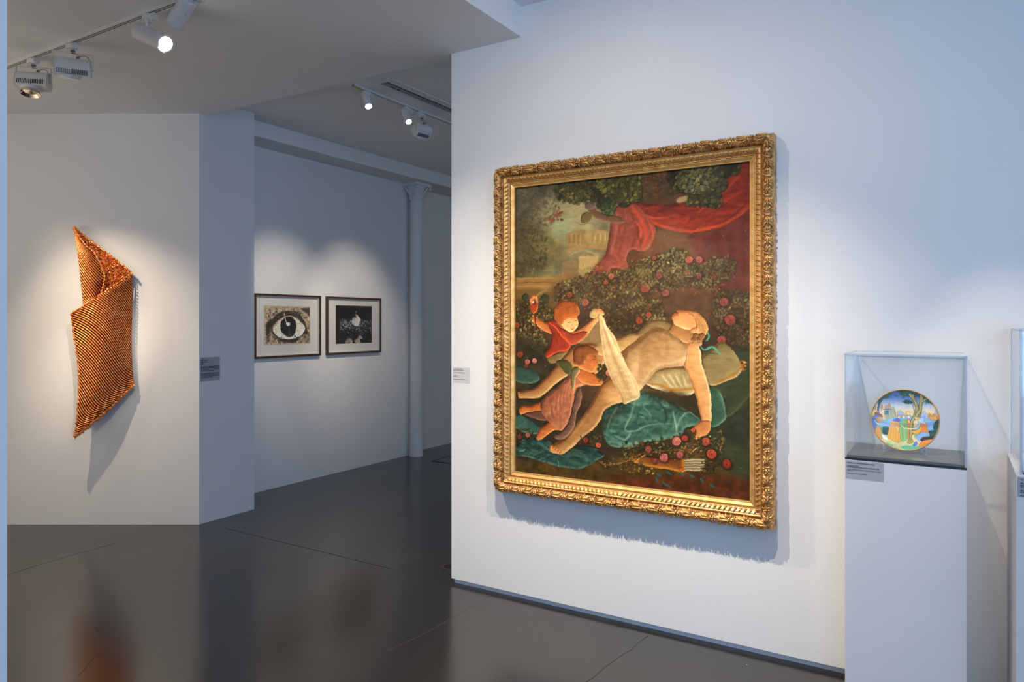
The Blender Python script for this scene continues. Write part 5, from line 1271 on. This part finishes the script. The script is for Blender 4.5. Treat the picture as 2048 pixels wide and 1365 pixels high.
E1.fill(KP([(330, 520), (400, 430), (560, 380), (700, 410), (790, 520), (830, 640), (840, 720), (760, 740), (650, 840), (480, 830), (350, 740), (300, 640)]), (50, 42, 36), .85, soft=2)
E1.foliage(KP([(330, 500), (420, 410), (560, 380), (700, 410), (800, 540), (700, 520), (600, 440), (450, 460)]), 90, [(196, 182, 160), (150, 134, 114), (90, 76, 62)], (2, 5), (30, 26, 22), alpha=.8, seed=5)
E1.form(KP([(330, 620), (390, 540), (480, 470), (560, 450), (660, 470), (740, 540), (800, 620), (790, 690), (700, 770), (560, 800), (430, 770), (350, 700)]), (170, 150, 122), (222, 208, 182), (244, 236, 218), 12, tex=.25)
E1.form(KP([(445, 620), (460, 530), (540, 470), (620, 480), (675, 560), (675, 660), (640, 740), (560, 765), (490, 720), (450, 670)]), (20, 20, 20), (38, 38, 38), (74, 72, 70), 9, tex=.8)
E1.stroke(KP([(505, 400), (510, 470), (530, 540), (555, 575)]), 4, (216, 208, 192), .95); E1.fill(KP([(530, 560), (580, 555), (585, 592), (540, 595)]), (250, 250, 244), 1, soft=.5)
E1.stroke(KP([(565, 590), (580, 680), (590, 750)]), 2, (130, 124, 116), .8); E1.stroke(KP([(550, 600), (565, 690), (572, 760)]), 1.5, (110, 106, 100), .8)
for x0, x1 in ((640, 760), (360, 500)): E1.foliage(KP([(x0, 750), (x1, 770), (x1, 840), (x0, 830)]), 40, [(60, 50, 42), (170, 150, 124)], (1.5, 3.5), (34, 28, 24), seed=x0)
E1.stroke(KP([(340, 760), (420, 800), (560, 835), (700, 810), (800, 730)]), 2.4, (52, 42, 34), .8)
for k in range(26):
    a_ = PI * (.08 + .84 * k / 25); cx, cy = 565 + 255 * -math.cos(a_), 640 - 225 * math.sin(a_); E1.stroke(KP([(cx, cy), (cx - 36 * math.cos(a_) - 10, cy - 36 * math.sin(a_))]), 1.6, (70, 58, 46), .6)
E1.warp(2.5, 8, 3); E1.C = (E1.C - .5) * 1.3 + .56; E1.C = E1.C * .75 + E1.C.mean(2, keepdims=True) * .25; E1.C = np.clip(E1.C * (.65 + .7 * vnoise(170, 260, 4, 12, 3)[..., None]) , 0, 1)
print_put(E1, pf1, 4.297, 4.820, 1.300, 1.637)
E2 = print_art(5.158, 5.674, 1.281, 1.663, 240, 190, (16, 16, 17))
E2.C = E2.C * (.6 + .8 * vnoise(190, 240, 20, 6, 4)[..., None])
g = np.random.default_rng(17)
for k in range(620):
    x, y = g.uniform(1310, 1790), 500 + abs(g.normal()) * 110 + abs(g.uniform(-1, 1)) * 40
    if y > 855 or (y < 640 and abs(x - 1550) > 240): continue
    v_ = g.choice([60, 90, 120, 170, 220], p=[.2, .25, .25, .16, .14]); E2.dab(*K(x, y), g.uniform(1.6, 4.2), g.uniform(1.2, 2.6), g.random() * 3, (v_, v_, v_ * .97), .85)
E2.form(KP([(1485, 530), (1500, 485), (1530, 470), (1570, 480), (1600, 500), (1600, 540), (1580, 600), (1540, 600), (1500, 570)]), (130, 128, 122), (206, 204, 198), (244, 243, 238), 7)
E2.form(KP([(1545, 432), (1560, 432), (1600, 480), (1625, 515), (1600, 530), (1570, 490), (1548, 455)]), (140, 138, 132), (214, 212, 206), (246, 245, 240), 4)
E2.stroke(KP([(1490, 530), (1450, 570), (1420, 600), (1380, 620)]), 4, (170, 168, 162), .85); E2.stroke(KP([(1370, 570), (1395, 535), (1420, 570), (1400, 610)]), 3.4, (160, 158, 150), .8)
E2.dab(*K(1555, 392), 5, 7, .1, (96, 94, 90), .9); E2.dab(*K(1553, 402), 3, 4, 0, (170, 168, 160), .9); E2.stroke(KP([(1575, 600), (1600, 640), (1605, 680)]), 3, (180, 178, 172), .8)
E2.form(KP([(1390, 830), (1430, 780), (1480, 790), (1500, 840), (1460, 858), (1400, 855)]), (80, 76, 70), (140, 134, 124), (190, 184, 172), 5, tex=.8)
E2.form(KP([(1530, 800), (1560, 790), (1600, 740), (1640, 760), (1640, 790), (1610, 800), (1620, 850), (1570, 855), (1535, 840)]), (96, 92, 84), (164, 158, 146), (214, 208, 196), 5, tex=.8)
E2.warp(2, 9, 4); E2.C = np.clip(E2.C * (.75 + .6 * vnoise(190, 240, 7, 13, 3)[..., None]), 0, 1)
print_put(E2, pf2, 5.158, 5.674, 1.281, 1.663, .0092)

# ---------------------------------------------------------------- the painted dish
DX, DY, DZ, DR = -.165, 3.150, 1.1225, .1175
dish = thing('painted_dish', 'round maiolica dish painted with figures under a tree, propped on a clear stand', 'dish', (DX, DY, DZ))
tilt = Matrix.Rotation(math.radians(-7), 4, 'X')
nr, na = 150, 420
def dmap(px, py):
    p = on(px, py, 1, DY); return ((p.x - DX) / DR, (p.z - DZ) / DR)
RS = 340
def amap(px, py):
    x, z = dmap(px, py); return ((x * .5 + .5) * (RS - 1), (.5 - z * .5) * (RS - 1))
D = Art(RS, RS, amap, (240, 226, 190))
def G(x, y): return (1730 + x / 9.75, 770 + y / 9.75)
def GP(l): return [G(*p) for p in l]
yy, xx = np.mgrid[0:RS, 0:RS]; f = yy / RS
stops = [(0, (60, 96, 160)), (.14, (96, 130, 186)), (.26, (200, 206, 214)), (.34, (238, 220, 186)), (.42, (248, 196, 92)), (.47, (240, 170, 50)), (.50, (150, 184, 214)), (.62, (150, 184, 216)), (.68, (60, 150, 110)), (.82, (236, 218, 160)), (1, (180, 200, 140))]
for (a0, c0), (a1, c1) in zip(stops[:-1], stops[1:]):
    m = ((f >= a0) & (f <= a1))[..., None]; t = ((f - a0) / (a1 - a0))[..., None]; D.C = np.where(m, rgb(c0) * (1 - t) + rgb(c1) * t, D.C)
D.C *= (.94 + .12 * vnoise(RS, RS, 14, 3, 3)[..., None])
def P_(pts, c, a=1, soft=.5, outline=True, smooth=True):
    D.fill(GP(pts), c, a, soft=soft, smooth=smooth)
    if outline: D.stroke(GP(pts + [pts[0]]), 1.4, np.array(c) * .5 + np.array((20, 30, 60)) * .4, .55, taper=False)
# water, far banks, towns
P_([(380, 700), (520, 640), (700, 600), (900, 600), (900, 760), (450, 760)], (140, 178, 214), outline=False, soft=1)
P_([(1050, 640), (1250, 600), (1400, 720), (1350, 850), (1220, 870), (1150, 700)], (138, 176, 216), outline=False)
for x, y, w, h in ((180, 450, 60, 70), (320, 430, 50, 80), (410, 440, 60, 60), (470, 420, 50, 90), (1260, 600, 60, 60), (1350, 600, 80, 50), (1430, 640, 70, 60)): P_([(x - w / 2, y + h / 2), (x - w / 2, y - h / 4), (x, y - h * .75), (x + w / 2, y - h / 4), (x + w / 2, y + h / 2)], (214, 146, 84), smooth=False)
P_([(370, 470), (520, 470), (510, 490), (380, 490)], (40, 70, 140))
for x, y in ((650, 540), (690, 530), (730, 570), (1120, 570), (1160, 545), (1200, 590), (1390, 520), (1430, 500)): P_([(x - 34, y + 50), (x - 20, y - 10), (x, y - 35), (x + 20, y), (x + 32, y + 50)], (176, 196, 226))
P_([(1220, 620), (1300, 620), (1370, 690), (1340, 700), (1240, 650)], (216, 160, 90))
for x, y in ((440, 590), (490, 570), (540, 520), (560, 560), (410, 620)): P_([(x - 28, y + 70), (x - 26, y - 30), (x, y - 100), (x + 26, y - 30), (x + 26, y + 70)], (176, 170, 104)); D.stroke(GP([(x + 12, y - 50), (x + 16, y + 50)]), 2.5, (90, 96, 60), .7)
# foliage and trees
for poly, n, sd in [([(280, 210), (400, 140), (520, 110), (520, 180), (420, 250), (330, 270)], 150, 1), ([(660, 110), (900, 80), (1150, 120), (1300, 250), (1380, 340), (1300, 370), (1180, 330), (1110, 250), (950, 230), (840, 210), (720, 220)], 430, 2), ([(720, 330), (790, 295), (890, 310), (920, 360), (820, 365)], 90, 3), ([(1390, 700), (1440, 680), (1470, 800), (1400, 880), (1330, 850)], 120, 4), ([(340, 830), (450, 820), (460, 950), (380, 960)], 110, 5), ([(1250, 900), (1460, 890), (1370, 1040), (1260, 980)], 150, 6), ([(370, 520), (440, 500), (440, 570), (380, 570)], 50, 7)]:
    D.fill(GP(poly), (22, 92, 74), .95, soft=1); D.foliage(GP(poly), n, [(34, 120, 88), (20, 84, 70), (60, 150, 104), (28, 66, 70)], (2, 4), (14, 56, 56), seed=sd, alpha=.8)
for p, w in (([(250, 520), (262, 400), (280, 300), (300, 240)], 9), ([(262, 400), (310, 320), (350, 260)], 5)): D.stroke(GP(p), w * 1.3, (66, 84, 96), 1, taper=False)
for p, w, c in (([(870, 1120), (900, 980), (900, 780), (950, 650), (1010, 520), (1010, 430), (960, 300), (860, 180)], 13, (150, 144, 84)), ([(1040, 640), (1070, 520), (1080, 400), (1100, 300), (1085, 200)], 12, (158, 150, 86)), ([(1000, 620), (1030, 560), (1060, 520)], 14, (150, 144, 84)), ([(970, 330), (940, 260), (935, 190)], 6, (176, 166, 100)), ([(1100, 340), (1150, 300), (1200, 280)], 6, (176, 166, 100)), ([(1110, 290), (1130, 230)], 5, (176, 166, 100)), ([(960, 520), (935, 420), (945, 360)], 4, (130, 126, 80))):
    D.stroke(GP(p), w * 1.5, (74, 74, 50), .9, taper=False); D.stroke(GP(p), w * 1.1, c, 1, taper=False); D.stroke(GP([(a - 8, b) for a, b in p]), w * .35, (214, 206, 150), .7, taper=False)
P_([(820, 1110), (860, 1040), (900, 1040), (950, 1110), (900, 1140), (840, 1140)], (168, 156, 96))
D.stroke(GP([(540, 210), (600, 205), (660, 225)]), 3, (24, 36, 70)); D.stroke(GP([(570, 190), (605, 235)]), 2.4, (24, 36, 70))
# figures in yellow, green, orange and blue
def head(x, y, r=30, hair=(206, 140, 70)):
    D.dab(*G(x - 6, y - 12), r * .27, r * .24, 0, hair, 1); D.dab(*G(x + 3, y + 3), r * .20, r * .23, 0, (244, 222, 186), 1); D.dab(*G(x + 6, y), 1, .8, 0, (60, 60, 90), .7)
P_([(480, 760), (540, 690), (620, 690), (660, 740), (670, 850), (680, 1000), (690, 1120), (600, 1110), (500, 1060), (440, 1030)], (236, 172, 66))
for k in range(9): D.stroke(GP([(510 + k * 14, 760), (480 + k * 24, 900), (470 + k * 26, 1060 + k * 5)]), 1.8, (206, 120, 40) if k % 2 else (250, 214, 130), .7)
P_([(540, 690), (620, 650), (680, 680), (660, 720), (560, 710)], (90, 120, 180)); D.stroke(GP([(600, 790), (630, 850), (660, 910)]), 5, (240, 214, 170)); head(655, 630)
P_([(690, 720), (740, 680), (800, 700), (820, 760), (830, 880), (820, 1050), (780, 1100), (700, 1090), (680, 960), (670, 860)], (146, 192, 116))
for k in range(6): D.stroke(GP([(710 + k * 18, 740), (700 + k * 20, 880), (700 + k * 20, 1060)]), 2, (70, 140, 90) if k % 2 else (214, 222, 150), .7)
D.stroke(GP([(690, 760), (730, 820), (790, 870)]), 5, (244, 220, 180)); head(745, 625)
P_([(800, 690), (840, 660), (880, 700), (870, 790), (860, 1040), (830, 1040), (830, 800)], (222, 140, 74)); head(845, 625); D.stroke(GP([(840, 690), (860, 750)]), 4, (244, 220, 180))
head(835, 560, 34, (214, 160, 90)); head(905, 575, 30, (230, 210, 170))
P_([(940, 720), (970, 690), (1020, 700), (1030, 760), (990, 820), (950, 810)], (240, 204, 160)); head(985, 650, 24)
P_([(1080, 760), (1200, 740), (1210, 860), (1240, 920), (1100, 930), (1040, 900)], (228, 140, 56)); P_([(1030, 880), (1100, 780), (1090, 880), (1020, 960), (920, 940), (900, 910)], (236, 176, 70))
P_([(1040, 680), (1080, 640), (1140, 650), (1150, 720), (1190, 760), (1100, 750), (1050, 720)], (176, 196, 222)); D.dab(*G(1060, 700), 5, 5, 0, (242, 214, 176), 1)
D.stroke(GP([(1060, 790), (980, 850), (860, 860), (780, 830)]), 7, (242, 216, 172)); D.stroke(GP([(790, 800), (900, 800), (980, 830)]), 5, (232, 196, 80))
P_([(1010, 980), (1100, 930), (1230, 930), (1260, 990), (1150, 1010), (1100, 1050), (1060, 1110), (1000, 1040)], (146, 172, 214)); D.stroke(GP([(960, 960), (930, 1030), (1000, 1120), (1040, 1190)]), 10, (242, 206, 160))
P_([(1080, 1060), (1150, 1020), (1320, 1020), (1300, 1070), (1120, 1110)], (66, 44, 44)); P_([(1060, 1140), (1180, 1080), (1330, 1070), (1270, 1160), (1150, 1200), (1060, 1200)], (232, 150, 66))
P_([(930, 1170), (1000, 1100), (1020, 1160), (960, 1200)], (104, 140, 200))
P_([(140, 640), (200, 590), (260, 640), (230, 760), (240, 900), (190, 900), (140, 780)], (92, 128, 190)); P_([(200, 660), (270, 620), (330, 640), (350, 720), (260, 740)], (210, 150, 60)); P_([(230, 800), (300, 850), (320, 980), (350, 1040), (280, 1030), (200, 930)], (226, 160, 70))
P_([(250, 740), (400, 740), (380, 780), (270, 790)], (170, 190, 206)); D.stroke(GP([(180, 680), (220, 740), (280, 770)]), 5, (242, 214, 170)); head(290, 560); head(340, 510, 34, (190, 140, 60))
P_([(180, 570), (240, 530), (350, 610), (300, 630)], (132, 66, 50)); D.stroke(GP([(330, 590), (370, 650), (380, 690)]), 5, (226, 196, 130))
P_([(330, 960), (440, 1030), (430, 1080), (350, 1040)], (250, 246, 232)); P_([(690, 1220), (800, 1180), (960, 1200), (1140, 1200), (1040, 1250), (860, 1270)], (110, 190, 150), outline=False, soft=1); P_([(420, 1130), (520, 1160), (560, 1200), (470, 1190)], (120, 190, 150), outline=False)
g = np.random.default_rng(3)
for k in range(46): D.dab(*G(g.uniform(400, 760), g.uniform(1080, 1230)), g.uniform(1, 2.4), g.uniform(.8, 1.6), g.random() * 3, [(60, 40, 40), (206, 120, 60), (120, 150, 110)][k % 3], .8)
D.warp(1.6, 10, 6); D.C = np.clip((D.C - .5) * 1.15 + .5, 0, 1)
# disc grid: rings by angle, shallow bowl with raised rim
rr_ = np.linspace(0.001, 1, nr); aa = np.linspace(0, 2 * PI, na); RR, AA = np.meshgrid(rr_, aa, indexing='ij')
X = RR * np.cos(AA); Z = RR * np.sin(AA)
ux = np.clip((X * .5 + .5) * (RS - 1), 0, RS - 1.001); uy = np.clip((.5 - Z * .5) * (RS - 1), 0, RS - 1.001); ix, iy = ux.astype(int), uy.astype(int); fx, fy = (ux - ix)[..., None], (uy - iy)[..., None]
Cd = (D.C[iy, ix] * (1 - fx) + D.C[iy, ix + 1] * fx) * (1 - fy) + (D.C[iy + 1, ix] * (1 - fx) + D.C[iy + 1, ix + 1] * fx) * fy
rim = np.clip((RR - .962) / .012, 0, 1)[..., None]; Cd = Cd * (1 - rim) + rgb((214, 140, 52)) * rim
depth = .016 * (1 - RR ** 2.2)
pos = np.stack([X * DR, depth, Z * DR], -1)
pos = pos @ np.array(tilt.to_3x3()).T
grid_mesh('painted_face', pos[:, ::-1], Cd[:, ::-1], MAIOLICA, dish)
Mx = tilt @ Matrix.Rotation(PI / 2, 4, 'X')
MB().lathe([(DR * 1.0, .0005), (DR * 1.004, -.0025), (DR * .985, -.006), (DR * .5, -.022), (DR * .42, -.026), (DR * .36, -.026), (DR * .34, -.022), (0, -.022)], 72, Mx).build('underside', mat('tin_glaze', (.70, .62, .46, 1), .25, var=.05), dish, smooth=True)
MB().lathe([(DR * .975, .0022), (DR * .99, .0032), (DR * 1.008, .0018), (DR * 1.010, -.0015), (DR * 1.0, -.0030)], 90, Mx).build('rim', mat('ochre_rim', (.62, .30, .07, 1), .25, var=.1, vscale=30), dish, smooth=True)
stand = thing('plate_stand', 'small clear acrylic stand holding up the painted dish', 'stand', (DX, DY, .9943))
for sx in (-.072, .074):
    MB().tube([(sx, -.018, .0025), (sx, -.020, .034), (sx, -.017, .036)], .0026, 8).tube([(sx, -.018, .0025), (sx * .8, .010, .0025), (sx * .72, .04, .012), (sx * .6, .08, .003)], .0024, 8).tube([(sx, -.006, .003), (sx * .9, .004, .016), (sx * .82, .030, .07), (sx * .78, .046, .12)], .0024, 8).build('prong', ACRYLIC_ROD, stand, smooth=True)
MB().tube([(-.058, .034, .010), (0, .036, .014), (.059, .034, .010)], .0024, 8).build('cross_bar', ACRYLIC_ROD, stand, smooth=True)
